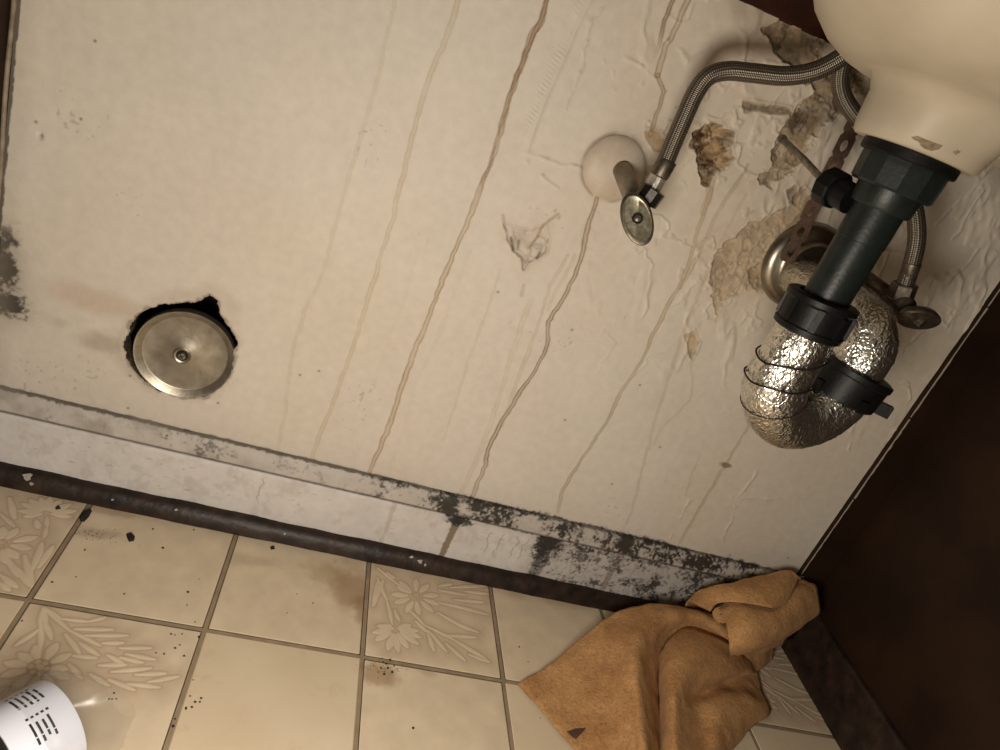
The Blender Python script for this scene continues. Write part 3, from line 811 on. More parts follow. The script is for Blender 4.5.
# tan run between the two clean patches and the mouldy corners round them
run1 = [(0.2525,0.0813),(0.2478,0.0628),(0.2455,0.0413),(0.2472,0.0240)]
for (x0, wdt, op, c_) in ((0.233, .0075, .92, (0.22, 0.17, 0.11)), (0.150, .004, .45, (0.42, 0.35, 0.27)), (0.365, .018, .55, (0.10, 0.085, 0.07)), (0.47, .006, .5, (0.16, 0.12, 0.09))):
    xc = x0 - 0.10 * (B - 0.02) * 0 + 0.004 * (fbm(A * 0 + x0, B, 0.02, 2200, 2) - 0.5)
    wv = wdt * (1.25 - 0.35 * sstep(B, 0.01, 0.03)) * (0.8 + 0.5 * (fm - 0.5))
    blend(C, op * (1 - sstep(np.abs(A - xc) + 0.003 * (ff_ - 0.5), wv * 0.6, wv)), c_)
mk = np.exp(-((A - 0.235) / 0.022) ** 2) * (1 - sstep(B, 0.006, 0.022))
mould(A, B, C, np.clip(mk, 0, 1), 2301, (0.02, 0.018, 0.016), 0.006, 0.40, 0.60)
mk = np.exp(-((A - 0.365) / 0.022) ** 2) * (1 - 0.5 * sstep(B, 0.02, 0.05))
mould(A, B, C, np.clip(mk, 0, 1) * 0.85, 2303, (0.03, 0.026, 0.022), 0.005, 0.42, 0.60)
blend(C, 0.8 * (1 - sstep(B + 0.002 * (ff_ - 0.5), 0.001, 0.003)), (0.10, 0.08, 0.06))
# hairline cracks in the clean patch
for x0 in (0.285, 0.300, 0.322, 0.335, 0.41, 0.43, 0.50, 0.53, 0.585, -0.012):
    xc = x0 + 0.006 * (fbm(A * 0 + x0, B, 0.012, int(2400 + x0 * 1000), 3) - 0.5) * 2
    blend(C, 0.55 * np.exp(-((A - xc) / 0.0007) ** 2) * sstep(B, 0.008, 0.014) * (1 - sstep(B, 0.04, 0.055)), (0.16, 0.13, 0.10))
Y2 = Y - 0.0010 * (fm - 0.5) - 0.0004 * (ff_ - 0.5)
o = grid_obj('board', np.stack([A, Y2, ZZ], -1)[::-1] - np.array((0.2, 0, 0)), C[::-1], M['baseboard'], base)
# shoe moulding
nseg = 240
sv, sf = [], []
prof = [(-0.0118, 0.0215), (-0.0160, 0.0210), (-0.0205, 0.0185), (-0.0245, 0.0135), (-0.0275, 0.0065), (-0.0285, 0.0)]
for i in range(nseg + 1):
    x = BX0 + (BX1 - BX0) * i / nseg
    w = 0.0005 * math.sin(i * 0.13) + 0.0004 * math.sin(i * 0.37 + 1) + random.uniform(-1, 1) * 0.00012
    for k, (y, z) in enumerate(prof):
        sv.append((x, y - w * 0.7 + random.uniform(-1, 1) * 0.0001, z + (w if k < 2 else 0)))
for i in range(nseg):
    for k in range(len(prof) - 1):
        m = len(prof)
        sf.append((i * m + k, (i + 1) * m + k, (i + 1) * m + k + 1, i * m + k + 1))
shoe = mesh_obj('shoe_moulding', sv, sf, M['black_shoe'], base)
for (fx, fz, sz) in ((-0.262, 0.0165, .006), (-0.256, 0.011, .003), (-0.30, 0.017, .007), (0.205, 0.0145, .0045), (0.213, 0.012, .003), (0.193, 0.017, .003), (-0.17, 0.012, .002), (-0.10, 0.015, .002), (0.03, .014, .002)):
    pts = []
    for k in range(9):
        t = 2 * math.pi * k / 9
        x = fx + sz * math.cos(t) * random.uniform(0.4, 1.1); z = fz + 0.6 * sz * math.sin(t) * random.uniform(0.4, 1.1)
        z = min(max(z, 0.003), 0.0195)
        yb = np.interp(z, [0.0, 0.0065, 0.0135, 0.0185, 0.0210], [-0.0285, -0.0275, -0.0245, -0.0205, -0.0160])
        pts.append((x, yb - 0.0012, z))
    mesh_obj('paint_flake', pts + [(a, b + 0.0010, c) for a, b, c in pts], [tuple(range(9))] + [(k, k + 9, (k + 1) % 9 + 9, (k + 1) % 9) for k in range(9)], M['white_flake'], base, smooth=False)
# right-hand dark baseboard
br = structure(empty('baseboard_right', (0.79, -0.7, 0)), 'dark brown baseboard on the right')
rp = [(0.7995, 0.075), (0.793, 0.075), (0.7905, 0.070), (0.7905, 0.020), (0.784, 0.017), (0.7795, 0.008), (0.779, 0.0)]
rv, rf = [], []
ys = np.linspace(-0.028, -1.5, 60)
for y in ys:
    for (x, z) in rp:
        rv.append((x + random.uniform(-1, 1) * 0.0003, y, z))
for i in range(len(ys) - 1):
    for k in range(len(rp) - 1):
        m = len(rp)
        rf.append((i * m + k, i * m + k + 1, (i + 1) * m + k + 1, (i + 1) * m + k))
mesh_obj('board', rv, rf, M['black_shoe'], br)

# ------------------------------------------------------------------ floor: grout bed with separate tiles
floor = structure(box('floor', -0.40, 0.84, -1.5, 0.02, -0.03, -0.0006, M['grout']), 'beige vinyl floor with brown joints')
TP = 0.1670; TX0 = -0.0255; TY0 = -0.1800; GAP = 0.0046

def tile_colour(m_name='tile'):
    m = attr_mat('floor_tile', rough=0.38, bump=0.05, bscale=300, spec=0.4, tint=0.10, tscale=35)
    return m
M['floral'] = tile_colour()
def make_tile_mat():
    m, nt, b = new_mat('beige_vinyl_tile')
    geo = N(nt, 'ShaderNodeNewGeometry')
    n1 = N(nt, 'ShaderNodeTexNoise'); n1.inputs['Scale'].default_value = 9; n1.inputs['Detail'].default_value = 8
    n2 = N(nt, 'ShaderNodeTexNoise'); n2.inputs['Scale'].default_value = 28; n2.inputs['Detail'].default_value = 9; n2.inputs['Roughness'].default_value = 0.65
    for q in (n1, n2):
        nt.links.new(geo.outputs['Position'], q.inputs['Vector'])
    r1 = N(nt, 'ShaderNodeValToRGB')
    r1.color_ramp.elements[0].position = 0.3; r1.color_ramp.elements[0].color = (0.66, 0.54, 0.375, 1)
    r1.color_ramp.elements[1].position = 0.7; r1.color_ramp.elements[1].color = (0.74, 0.625, 0.455, 1)
    nt.links.new(n1.outputs['Fac'], r1.inputs['Fac'])
    r2 = N(nt, 'ShaderNodeValToRGB')
    r2.color_ramp.elements[0].position = 0.58; r2.color_ramp.elements[0].color = (0, 0, 0, 1)
    r2.color_ramp.elements[1].position = 0.80; r2.color_ramp.elements[1].color = (0.55, 0.55, 0.55, 1)
    nt.links.new(n2.outputs['Fac'], r2.inputs['Fac'])
    mx = N(nt, 'ShaderNodeMixRGB')
    mx.inputs['Color2'].default_value = (0.46, 0.32, 0.19, 1)
    nt.links.new(r2.outputs['Color'], mx.inputs['Fac'])
    nt.links.new(r1.outputs['Color'], mx.inputs['Color1'])
    nt.links.new(mx.outputs['Color'], b.inputs['Base Color'])
    b.inputs['Roughness'].default_value = 0.38
    b.inputs['Specular IOR Level'].default_value = 0.4
    n3 = N(nt, 'ShaderNodeTexNoise'); n3.inputs['Scale'].default_value = 260
    nt.links.new(geo.outputs['Position'], n3.inputs['Vector'])
    bp = N(nt, 'ShaderNodeBump'); bp.inputs['Strength'].default_value = 0.06; bp.inputs['Distance'].default_value = 0.001
    nt.links.new(n3.outputs['Fac'], bp.inputs['Height'])
    nt.links.new(bp.outputs['Normal'], b.inputs['Normal'])
    return m
M['tile'] = make_tile_mat()

def plain_tile_mesh():
    h = TP / 2 - GAP / 2
    e = 0.0008
    v = [(-h, -h, -0.0006), (h, -h, -0.0006), (h, h, -0.0006), (-h, h, -0.0006),
         (-h + e, -h + e, 0), (h - e, -h + e, 0), (h - e, h - e, 0), (-h + e, h - e, 0)]
    f = [(4, 5, 6, 7), (0, 1, 5, 4), (1, 2, 6, 5), (2, 3, 7, 6), (3, 0, 4, 7)]
    me = bpy.data.meshes.new('floor_tile')
    me.from_pydata(v, [], f)
    me.materials.append(M['tile'])
    return me
TILE = plain_tile_mesh()

def floral_tile_mesh(ox, oy, strokes, dots, spread, stains=()):
    """ox, oy = centre of the tile that the motif was measured on; strokes = (p, q, width) in floor metres"""
    h = TP / 2 - GAP / 2
    g = np.linspace(-h, h, 190)
    A, B = np.meshgrid(g, g)
    sdm = np.full(A.shape, 1.0)
    for p, q, w in strokes:
        p = (p[0] - ox, p[1] - oy); q = (q[0] - ox, q[1] - oy)
        d, t = seg_dist(A + 0.0012 * (vnoise(A, B, 0.01, 5) - 0.5), B, p, q)
        wid = w * (0.30 + 0.80 * np.sin(np.clip(t ** 1.3 * 0.92 + 0.06, 0, 1) * math.pi) ** 0.8)
        sdm = np.minimum(sdm, d - wid)
    C = np.ones(A.shape + (3,)) * np.array((0.725, 0.605, 0.44))
    near = np.zeros(A.shape)
    for p, q, w in strokes:
        p = (p[0] - ox, p[1] - oy); q = (q[0] - ox, q[1] - oy)
        d, t = seg_dist(A, B, p, q)
        near = np.maximum(near, np.exp(-(d / spread) ** 2))
    C *= (1 + 0.12 * (fbm(A, B, 0.03, 61, 4) - 0.5))[..., None]
    blend(C, np.clip(0.50 * near * sstep(sdm, -0.0002, 0.0011), 0, 1), (0.50, 0.365, 0.25))
    blend(C, 0.42 * np.exp(-((sdm - 0.0010) / 0.0009) ** 2), (0.38, 0.255, 0.165))
    for (c, r) in dots:
        c = (c[0] - ox, c[1] - oy)
        d = np.hypot(A - c[0], B - c[1])
        blend(C, 0.75 * (1 - sstep(d, r * 0.9, r)), (0.42, 0.29, 0.18))
        for k in range(9):
            rr = r * (0.62 if k < 6 else 0.15); t = k * math.pi / 3
            dd = np.hypot(A - c[0] - rr * math.cos(t), B - c[1] - rr * math.sin(t))
            blend(C, 0.8 * (1 - sstep(dd, r * 0.18, r * 0.28)), (0.68, 0.55, 0.38))
    for (c, rx, ry, op, cc_) in stains:
        c = (c[0] - ox, c[1] - oy)
        m_ = np.exp(-(((A - c[0]) / rx) ** 2 + ((B - c[1]) / ry) ** 2))
        blend(C, op * sstep(m_ + 0.9 * (fbm(A, B, 0.02, 6101, 5) - 0.5), 0.25, 0.95), cc_)
    Hh = 0.0005 * (1 - sstep(sdm, -0.0012, 0.0008)) - 0.0002 * near
    edge_ = np.maximum(np.abs(A), np.abs(B))
    Hh = np.where(edge_ > h - 0.0009, -0.0006, Hh)
    o = grid_obj('tile_tmp', np.stack([A, B, Hh], -1), C, M['floral'])
    me = o.data
    bpy.data.objects.remove(o)
    me.name = 'floral_floor_tile'
    return me

def strokes_of(pairs, w):
    return [(pairs[i], pairs[i + 1], w) for i in range(0, len(pairs), 2)]
# motif A: one daisy with sprays of leaves
cA = [(-0.1522,-0.2534)][0]
tipsA = [(-0.1488,-0.2250),(-0.1343,-0.2342),(-0.1307,-0.2503),(-0.1255,-0.2592),(-0.1649,-0.2317),(-0.1728,-0.2418),(-0.1793,-0.2531),(-0.1764,-0.2668),(-0.1633,-0.2775),(-0.1481,-0.2773),(-0.1332,-0.2724)]
mA = [((cA[0] * .62 + t[0] * .38, cA[1] * .62 + t[1] * .38), t, .0037) for t in tipsA]
mA += strokes_of([(-0.1463,-0.2129),(-0.1263,-0.2313),(-0.1307,-0.2197),(-0.1101,-0.2304),(-0.1401,-0.2050),(-0.1082,-0.1982),(-0.1296,-0.2105),(-0.0932,-0.2023),(-0.1115,-0.2160),(-0.0940,-0.2117),(-0.0955,-0.2185),(-0.0684,-0.2126),(-0.0880,-0.2240),(-0.0607,-0.2252),(-0.1034,-0.2285),(-0.0861,-0.2353),(-0.0910,-0.2289),(-0.0705,-0.2309),(-0.1304,-0.2351),(-0.1109,-0.2335),(-0.1063,-0.2411),(-0.0840,-0.2361),(-0.0936,-0.2460),(-0.0615,-0.2353),(-0.1096,-0.2520),(-0.0902,-0.2610),(-0.0924,-0.2545),(-0.0683,-0.2616),(-0.0726,-0.2452),(-0.0472,-0.2386),(-0.0587,-0.2507),(-0.0352,-0.2399),(-0.0756,-0.2560),(-0.0481,-0.2548),(-0.1302,-0.2448),(-0.1146,-0.2576),(-0.1700,-0.2132),(-0.1797,-0.2341),(-0.1705,-0.2055),(-0.1584,-0.2357),(-0.1719,-0.1978),(-0.1549,-0.2212)], .0021)
mA += strokes_of([(-0.1770,-0.1854),(-0.1569,-0.1956),(-0.1569,-0.1956),(-0.1329,-0.1939),(-0.1329,-0.1939),(-0.1195,-0.1852),(-0.1770,-0.1854),(-0.1448,-0.2074),(-0.1448,-0.2074),(-0.1122,-0.2195),(-0.1770,-0.1854),(-0.1703,-0.2080),(-0.1770,-0.1854),(-0.1635,-0.2091)], .0018)
# motif B: two daisies and wheat
cB1 = [(0.2041,-0.0716)][0]; cB2 = [(0.1779,-0.1324)][0]
mB = []
for t in [(0.1833,-0.0519),(0.2044,-0.0427),(0.2206,-0.0475),(0.2322,-0.0627),(0.2326,-0.0787),(0.2249,-0.0925),(0.2074,-0.1011),(0.1778,-0.0900),(0.1735,-0.0767),(0.1805,-0.0619),(0.1921,-0.1012)]:
    mB.append(((cB1[0] * .62 + t[0] * .38, cB1[1] * .62 + t[1] * .38), t, .0036))
for t in [(0.1573,-0.1315),(0.1522,-0.1425),(0.1560,-0.1532),(0.1705,-0.1635),(0.1825,-0.1636),(0.1939,-0.1558),(0.2064,-0.1476),(0.2089,-0.1367),(0.2053,-0.1276),(0.1961,-0.1210),(0.1657,-0.1281)]:
    mB.append(((cB2[0] * .75 + t[0] * .25, cB2[1] * .75 + t[1] * .25), t, .0036))
mB += strokes_of([(0.2026,-0.1136),(0.2187,-0.1274),(0.2188,-0.1245),(0.2409,-0.1520),(0.2404,-0.1396),(0.2635,-0.1595),(0.2374,-0.1275),(0.2808,-0.1212),(0.2606,-0.1352),(0.2921,-0.1536),(0.2359,-0.0450),(0.2530,-0.0370),(0.2356,-0.0535),(0.2713,-0.0525),(0.2316,-0.0930),(0.2718,-0.1123),(0.2347,-0.0756),(0.2898,-0.0772),(0.2552,-0.0649),(0.2966,-0.0593),(0.2513,-0.0443),(0.3053,-0.0263),(0.2689,-0.1502),(0.2942,-0.1559),(0.1513,-0.0992),(0.1614,-0.0552),(0.1504,-0.1024),(0.1544,-0.0604),(0.2186,-0.1303),(0.2249,-0.1540),(0.2546,-0.0764),(0.2998,-0.0796),(0.2718,-0.0456),(0.3063,-0.0417),(0.2529,-0.1047),(0.2840,-0.1125),(0.1769,-0.1019),(0.1829,-0.1183),(0.1658,-0.0405),(0.1758,-0.0479)], .0024)
mB += strokes_of([(0.1541,-0.0539),(0.1672,-0.0890),(0.1672,-0.0890),(0.1746,-0.1260),(0.1534,-0.0355),(0.1760,-0.0546),(0.1760,-0.0546),(0.1980,-0.0667),(0.1932,-0.0948),(0.2143,-0.1168),(0.2143,-0.1168),(0.2513,-0.1315),(0.2513,-0.1315),(0.2784,-0.1482)], .0020)
# motif C: daisies standing by the wall
cC1 = [(-0.2472,-0.1135)][0]; cC2 = [(-0.2274,-0.0559)][0]
mC = []
for t in [(-0.2555,-0.0903),(-0.2430,-0.0888),(-0.2215,-0.0950),(-0.2202,-0.1126),(-0.2252,-0.1290),(-0.2315,-0.1381),(-0.2472,-0.1343),(-0.2604,-0.1188),(-0.2661,-0.1003),(-0.2616,-0.0936)]:
    mC.append(((cC1[0] * .62 + t[0] * .38, cC1[1] * .62 + t[1] * .38), t, .0040))
for t in [(-0.2530,-0.0606),(-0.2451,-0.0677),(-0.2551,-0.0483),(-0.2508,-0.0394),(-0.2423,-0.0339),(-0.2340,-0.0296),(-0.2226,-0.0305),(-0.2111,-0.0339),(-0.2018,-0.0425),(-0.2033,-0.0541)]:
    mC.append(((cC2[0] * .75 + t[0] * .25, cC2[1] * .75 + t[1] * .25), t, .0036))
mC += strokes_of([(-0.2057,-0.1412),(-0.2126,-0.1013),(-0.2017,-0.1365),(-0.2017,-0.1031),(-0.2214,-0.1410),(-0.1961,-0.1638),(-0.2206,-0.1240),(-0.1963,-0.1616),(-0.2342,-0.1305),(-0.2139,-0.1528),(-0.2290,-0.1548),(-0.2078,-0.1669),(-0.2702,-0.0436),(-0.2518,-0.0741),(-0.2320,-0.0701),(-0.2248,-0.0815),(-0.2245,-0.1648),(-0.2124,-0.1725),(-0.2470,-0.1620),(-0.2275,-0.1765),(-0.2567,-0.1419),(-0.2494,-0.1715)], .0030)
mC += strokes_of([(-0.2241,-0.0618),(-0.2188,-0.0767),(-0.2188,-0.0767),(-0.2141,-0.0940),(-0.2673,-0.0712),(-0.2465,-0.0860)], .0020)
def tcentre(ci, ri):
    return (TX0 + (ci + 0.5) * TP, TY0 + (0.5 - ri) * TP)
FLA = floral_tile_mesh(*tcentre(-1, 1), mA, [(cA, .0105)], .013)
FLB = floral_tile_mesh(*tcentre(1, 0), mB, [(cB1, .0065)], .012)
FLC = floral_tile_mesh(*tcentre(-2, 0), mC, [(cC1, .0065)], .012)
BRS = (0.40, 0.265, 0.145)
ST0 = floral_tile_mesh(*tcentre(0, 0), [], [], .01, [([(0.1227,-0.0798)][0], .030, .045, .75, BRS), ([(0.0943,-0.0653)][0], .040, .025, .5, BRS), ([(0.1371,-0.1122)][0], .014, .030, .7, (0.30, 0.185, 0.10)), ([(-0.0015,-0.0666)][0], .04, .012, .3, BRS)])
ST1 = floral_tile_mesh(*tcentre(1, 1), [], [], .01, [([(0.1623,-0.2015)][0], .022, .020, .75, BRS), ([(0.2192,-0.1851)][0], .015, .010, .4, BRS)])
ST2 = floral_tile_mesh(*tcentre(-1, 0), [], [], .01, [([(-0.1655,-0.0723)][0], .028, .012, .55, (0.36, 0.29, 0.20)), ([(-0.1696,-0.0304)][0], .05, .010, .5, (0.40, 0.29, 0.18))])
ST3 = floral_tile_mesh(*tcentre(2, 0), [], [], .01, [([(0.3524,-0.0224)][0], .03, .02, .35, (0.50, 0.36, 0.26)), ([(0.4119,-0.0258)][0], .04, .015, .35, BRS)])
floral_at = {(0, 0): ST0, (1, 1): ST1, (-1, 0): ST2, (2, 0): ST3, (-1, 1): FLA, (1, 0): FLB, (-2, 0): FLC, (4, 0): FLB, (2, 2): FLA, (0, 3): FLB, (3, 4): FLC, (-2, 4): FLB}
for ri in range(0, 6):
    for ci in range(-2, 5):
        me = floral_at.get((ci, ri), TILE)
        o = bpy.data.objects.new('floor_tile', me)
        cxy = tcentre(ci, ri)
        o.location = (cxy[0], cxy[1], 0)
        link(o, floor)

# grit and crumbs on the tiles
gv, gf = [], []
def crumb(x, y, r, V_, F_):
    b0 = len(V_)
    for (a, b, c) in ((1, 0, 0), (0, 1, 0), (-1, 0, 0), (0, -1, 0), (0, 0, 0.9), (0, 0, -0.1)):
        k = random.uniform(0.7, 1.25)
        V_.append((x + a * r * k, y + b * r * k, max(0, c * r * k) + 0.0001))
    for f in ((0, 1, 4), (1, 2, 4), (2, 3, 4), (3, 0, 4), (1, 0, 5), (2, 1, 5), (3, 2, 5), (0, 3, 5)):
        F_.append(tuple(b0 + i for i in f))
spots = [(-0.1166,-0.0475),(-0.0975,-0.0749),(-0.0486,-0.1115),(-0.0546,-0.1332),(-0.0509,-0.1514),(-0.0374,-0.1720),(-0.1644,-0.1405),(-0.1138,-0.1516),(-0.0736,-0.0352),(-0.1867,-0.2060),(-0.0556,-0.1923),(-0.0516,-0.1927),(-0.0455,-0.1900),(-0.0437,-0.2038),(-0.0472,-0.2084),(-0.0366,-0.2161),(-0.0550,-0.2175),(-0.0624,-0.2178),(-0.0288,-0.1902),(-0.0214,-0.2418),(-0.0195,-0.2596),(-0.0092,-0.2643),(-0.0135,-0.2651),(-0.0148,-0.2707),(-0.0194,-0.2737),(-0.0196,-0.2726),(-0.0094,-0.2600),(-0.0837,-0.2679),(-0.0832,-0.2742),(-0.0800,-0.2736),(-0.0856,-0.2746),(-0.0259,-0.2852),(-0.0256,-0.2924),(0.0597,-0.1063),(0.0529,-0.1374),(0.0795,-0.1155),(0.3360,-0.1245),(0.3447,-0.1457),(0.4698,-0.0974),(0.1992,-0.2586),(0.1650,-0.1823),(0.1631,-0.1908),(0.1685,-0.1843),(0.1729,-0.1780),(0.1599,-0.1968),(0.1709,-0.1893),(0.1667,-0.1981),(0.1776,-0.1852),(0.1755,-0.1937),(-0.1706,-0.1006),(-0.1823,-0.1527),(0.3471,-0.2226)]
for (x, y) in spots:
    crumb(x, y, random.uniform(0.0008, 0.0018), gv, gf)
for k in range(160):      # peppering of grit near two corners
    c = ([(-0.1668,-0.0745)][0], [(0.1675,-0.1899)][0])[k % 2]
    crumb(c[0] + random.gauss(0, 0.014), c[1] + random.gauss(0, 0.006), random.uniform(0.0003, 0.0006), gv, gf)
g = mesh_obj('floor_grit', gv, gf, M['grit'], smooth=False)
g['kind'] = 'stuff'
tag(g, 'tiny black crumbs of grit scattered over the beige tiles', 'grit')
def chunk(label, pts2, h):
    n = len(pts2)
    cx_ = sum(p[0] for p in pts2) / n; cy_ = sum(p[1] for p in pts2) / n
    v = [(x, y, 0.0002) for x, y in pts2] + [(cx_ + (x - cx_) * 0.75, cy_ + (y - cy_) * 0.75, h * random.uniform(0.6, 1.0)) for x, y in pts2] + [(cx_, cy_, h)]
    f = [(k, (k + 1) % n, (k + 1) % n + n, k + n) for k in range(n)] + [(k + n, (k + 1) % n + n, 2 * n) for k in range(n)] + [tuple(range(n - 1, -1, -1))]
    return tag(mesh_obj('debris_chunk', v, f, M['grit'], smooth=False), label, 'debris', 'black debris chunks by the baseboard')
chunk('long black debris chunk lying on the grout line near the black shoe moulding', [(-0.1917,-0.0582),(-0.1950,-0.0522),(-0.1943,-0.0428),(-0.1895,-0.0355),(-0.1864,-0.0382),(-0.1856,-0.0489),(-0.1873,-0.0585)], .004)
chunk('two-lobed black debris chunk in the middle of the plain corner tile', [(-0.1407,-0.0643),(-0.1364,-0.0611),(-0.1304,-0.0662),(-0.1294,-0.0728),(-0.1337,-0.0759),(-0.1377,-0.0703)], .003)
chunk('small black debris chunk on the petals of the floral corner tile', [(-0.2227,-0.0455),(-0.2204,-0.0410),(-0.2166,-0.0452),(-0.2205,-0.0484)], .0025)
chunk('tiny black debris chunk on the tile right of the plain corner tile', [(0.0170,-0.0378),(0.0214,-0.0346),(0.0234,-0.0395),(0.0191,-0.0426)], .002)

# ------------------------------------------------------------------ cleanout cover in the wall hole
cc = (-0.1290, -0.002, 0.2085)
cover = empty('cleanout_cover', cc)
tag(cover, 'round steel cleanout cover with a centre screw set in a jagged wall hole', 'pipe cover')
ax = Vector((0.06, -1.0, 0.04)).normalized()
lathe('plate', [(0.0, -0.012), (0.0515, -0.012), (0.0528, -0.0105), (0.0530, -0.001), (0.0522, 0.0004), (0.0508, 0.0002), (0.0450, -0.0052), (0.0436, -0.0056), (0.012, -0.0042), (0.0085, -0.0030), (0.0, -0.0030)], cc, ax, M['steel'], cover, n=72)
sc = Vector(cc) + Vector((-0.003, 0, -0.002)) - ax * 0.0030
lathe('screw_cup', [(0.0, 0.0), (0.0098, 0.0), (0.0098, 0.0006), (0.0084, 0.0014), (0.0066, 0.0004), (0.0, 0.0002)], sc, ax, M['steel'], cover, n=28)
lathe('washer', [(0.0, 0.0), (0.0064, 0.0), (0.0064, 0.0008), (0.0, 0.0008)], sc, ax, M['valve_black'], cover, n=24)
scr = lathe('screw', [(0.0, 0.0), (0.0046, 0.0), (0.0046, 0.0018), (0.0036, 0.0028), (0.0, 0.0030)], sc, ax, M['chrome'], cover, n=20)
for ang in (0.5, 0.5 + math.pi / 2):
    a_, u_, v_ = frame_from(ax)
    dvec = u_ * math.cos(ang) + v_ * math.sin(ang); wv = a_.cross(dvec)
    o3 = sc + a_ * 0.0031
    q = [o3 + dvec * s1 * 0.003 + wv * s2 * 0.0006 + a_ * hh for hh in (-0.0004, 0.0002) for s1, s2 in ((-1, -1), (1, -1), (1, 1), (-1, 1))]
    mesh_obj('screw_slot', q, [(4, 5, 6, 7), (0, 1, 5, 4), (1, 2, 6, 5), (2, 3, 7, 6), (3, 0, 4, 7)], M['ink'], scr, smooth=False)

# ------------------------------------------------------------------ sink
def ring_surface(name, rings, mat, parent, n=96):
    """rings: (cx, cy, z, rx, ry, exponent)"""
    v, f = [], []
    for (cx_, cy_, z, rx, ry, e) in rings:
        for k in range(n):
            t = 2 * math.pi * k / n
            c, s_ = math.cos(t), math.sin(t)
            v.append((cx_ + rx * math.copysign(abs(c) ** (2 / e), c), cy_ + ry * math.copysign(abs(s_) ** (2 / e), s_), z))
    for i in range(len(rings) - 1):
        for k in range(n):
            k2 = (k + 1) % n
            f.append((i * n + k, i * n + k2, (i + 1) * n + k2, (i + 1) * n + k))
    f.append(tuple(range(n - 1, -1, -1)))
    m = (len(rings) - 1) * n
    f.append(tuple(m + k for k in range(n)))
    o_ = mesh_obj(name, v, f, mat, parent)
    o_.data.set_sharp_from_angle(angle=math.radians(50))
    return o_
sink = empty('wall_hung_sink', (0.43, 0.0, 0.70))
tag(sink, 'almond porcelain wall-hung sink seen from below, chipped at its drain boss', 'sink')
bowl = ring_surface('bowl', [
    (0.405, -0.200, 0.666, 0.0420, 0.042, 2.6), (0.405, -0.200, 0.666, 0.0440, 0.044, 2.6), (0.405, -0.200, 0.668, 0.0462, 0.046, 2.6), (0.405, -0.200, 0.676, 0.0478, 0.048, 2.6),
    (0.406, -0.202, 0.688, 0.0505, 0.052, 2.5), (0.408, -0.204, 0.698, 0.0540, 0.056, 2.4), (0.409, -0.207, 0.7055, 0.0610, 0.061, 2.3), (0.410, -0.211, 0.7092, 0.0665, 0.067, 2.3),
    (0.416, -0.220, 0.7086, 0.0900, 0.084, 2.2), (0.424, -0.230, 0.7110, 0.1190, 0.104, 2.1), (0.432, -0.238, 0.7178, 0.1480, 0.124, 2.1), (0.441, -0.244, 0.7300, 0.1770, 0.143, 2.1),
    (0.448, -0.250, 0.7500, 0.2010, 0.162, 2.1), (0.455, -0.250, 0.7850, 0.2130, 0.178, 2.1), (0.458, -0.250, 0.8300, 0.2200, 0.186, 2.1), (0.458, -0.245, 0.8500, 0.2350, 0.205, 2.4),
    (0.458, -0.245, 0.8700, 0.2400, 0.210, 2.4), (0.458, -0.245, 0.8720, 0.2200, 0.190, 2.3), (0.458, -0.245, 0.8600, 0.2000, 0.170, 2.1), (0.457, -0.245, 0.8000, 0.1850, 0.155, 2.1), (0.450, -0.240, 0.7450, 0.1300, 0.110, 2.0), (0.405, -0.200, 0.7250, 0.0300, 0.030, 2.0)], M['porcelain'], sink)
ring_surface('overflow_channel', [
    (0.505, -0.205, 0.6840, 0.075, 0.030, 2.4), (0.505, -0.205, 0.6845, 0.082, 0.034, 2.4), (0.505, -0.205, 0.6870, 0.086, 0.038, 2.4), (0.505, -0.206, 0.6940, 0.086, 0.039, 2.4),
    (0.503, -0.207, 0.7010, 0.082, 0.037, 2.3), (0.500, -0.210, 0.7060, 0.086, 0.042, 2.2), (0.495, -0.215, 0.7120, 0.100, 0.060, 2.1)], M['porcelain'], sink)
box('back_ledge', 0.22, 0.70, -0.10, -0.012, 0.80, 0.89, M['porcelain'], sink, bevel=0.010)
M['chip'] = plain('chipped_glaze', (0.30, 0.22, 0.14), 0.8, noise=0.3, scale=200, bump=0.3)
from mathutils.bvhtree import BVHTree
bl = sink.location
bvh = BVHTree.FromPolygons([v.co + bl for v in bowl.data.vertices], [tuple(p.vertices) for p in bowl.data.polygons])
for chip in ([(0.3699,-0.2450,0.6726),(0.3720,-0.2450,0.6748),(0.3796,-0.2450,0.6746),(0.3896,-0.2450,0.6751),(0.3892,-0.2450,0.6720),(0.3856,-0.2450,0.6692),(0.3802,-0.2450,0.6688)], [(0.3996,-0.2400,0.6740),(0.4017,-0.2400,0.6763),(0.4049,-0.2400,0.6759),(0.4032,-0.2400,0.6730)]):
    top_, bot_ = [], []
    for p in chip:
        hit = bvh.ray_cast(Vector((p[0], -0.6, p[2])), Vector((0, 1, 0)))
        if hit[0] is None:
            continue
        top_.append(hit[0] + hit[1] * 0.0004); bot_.append(hit[0] - hit[1] * 0.0006)
    m_ = len(top_)
    if m_ > 2:
        mesh_obj('glaze_chip', top_ + bot_, [tuple(range(m_))] + [(k, k + m_, (k + 1) % m_ + m_, (k + 1) % m_) for k in range(m_)], M['chip'], sink, smooth=False)

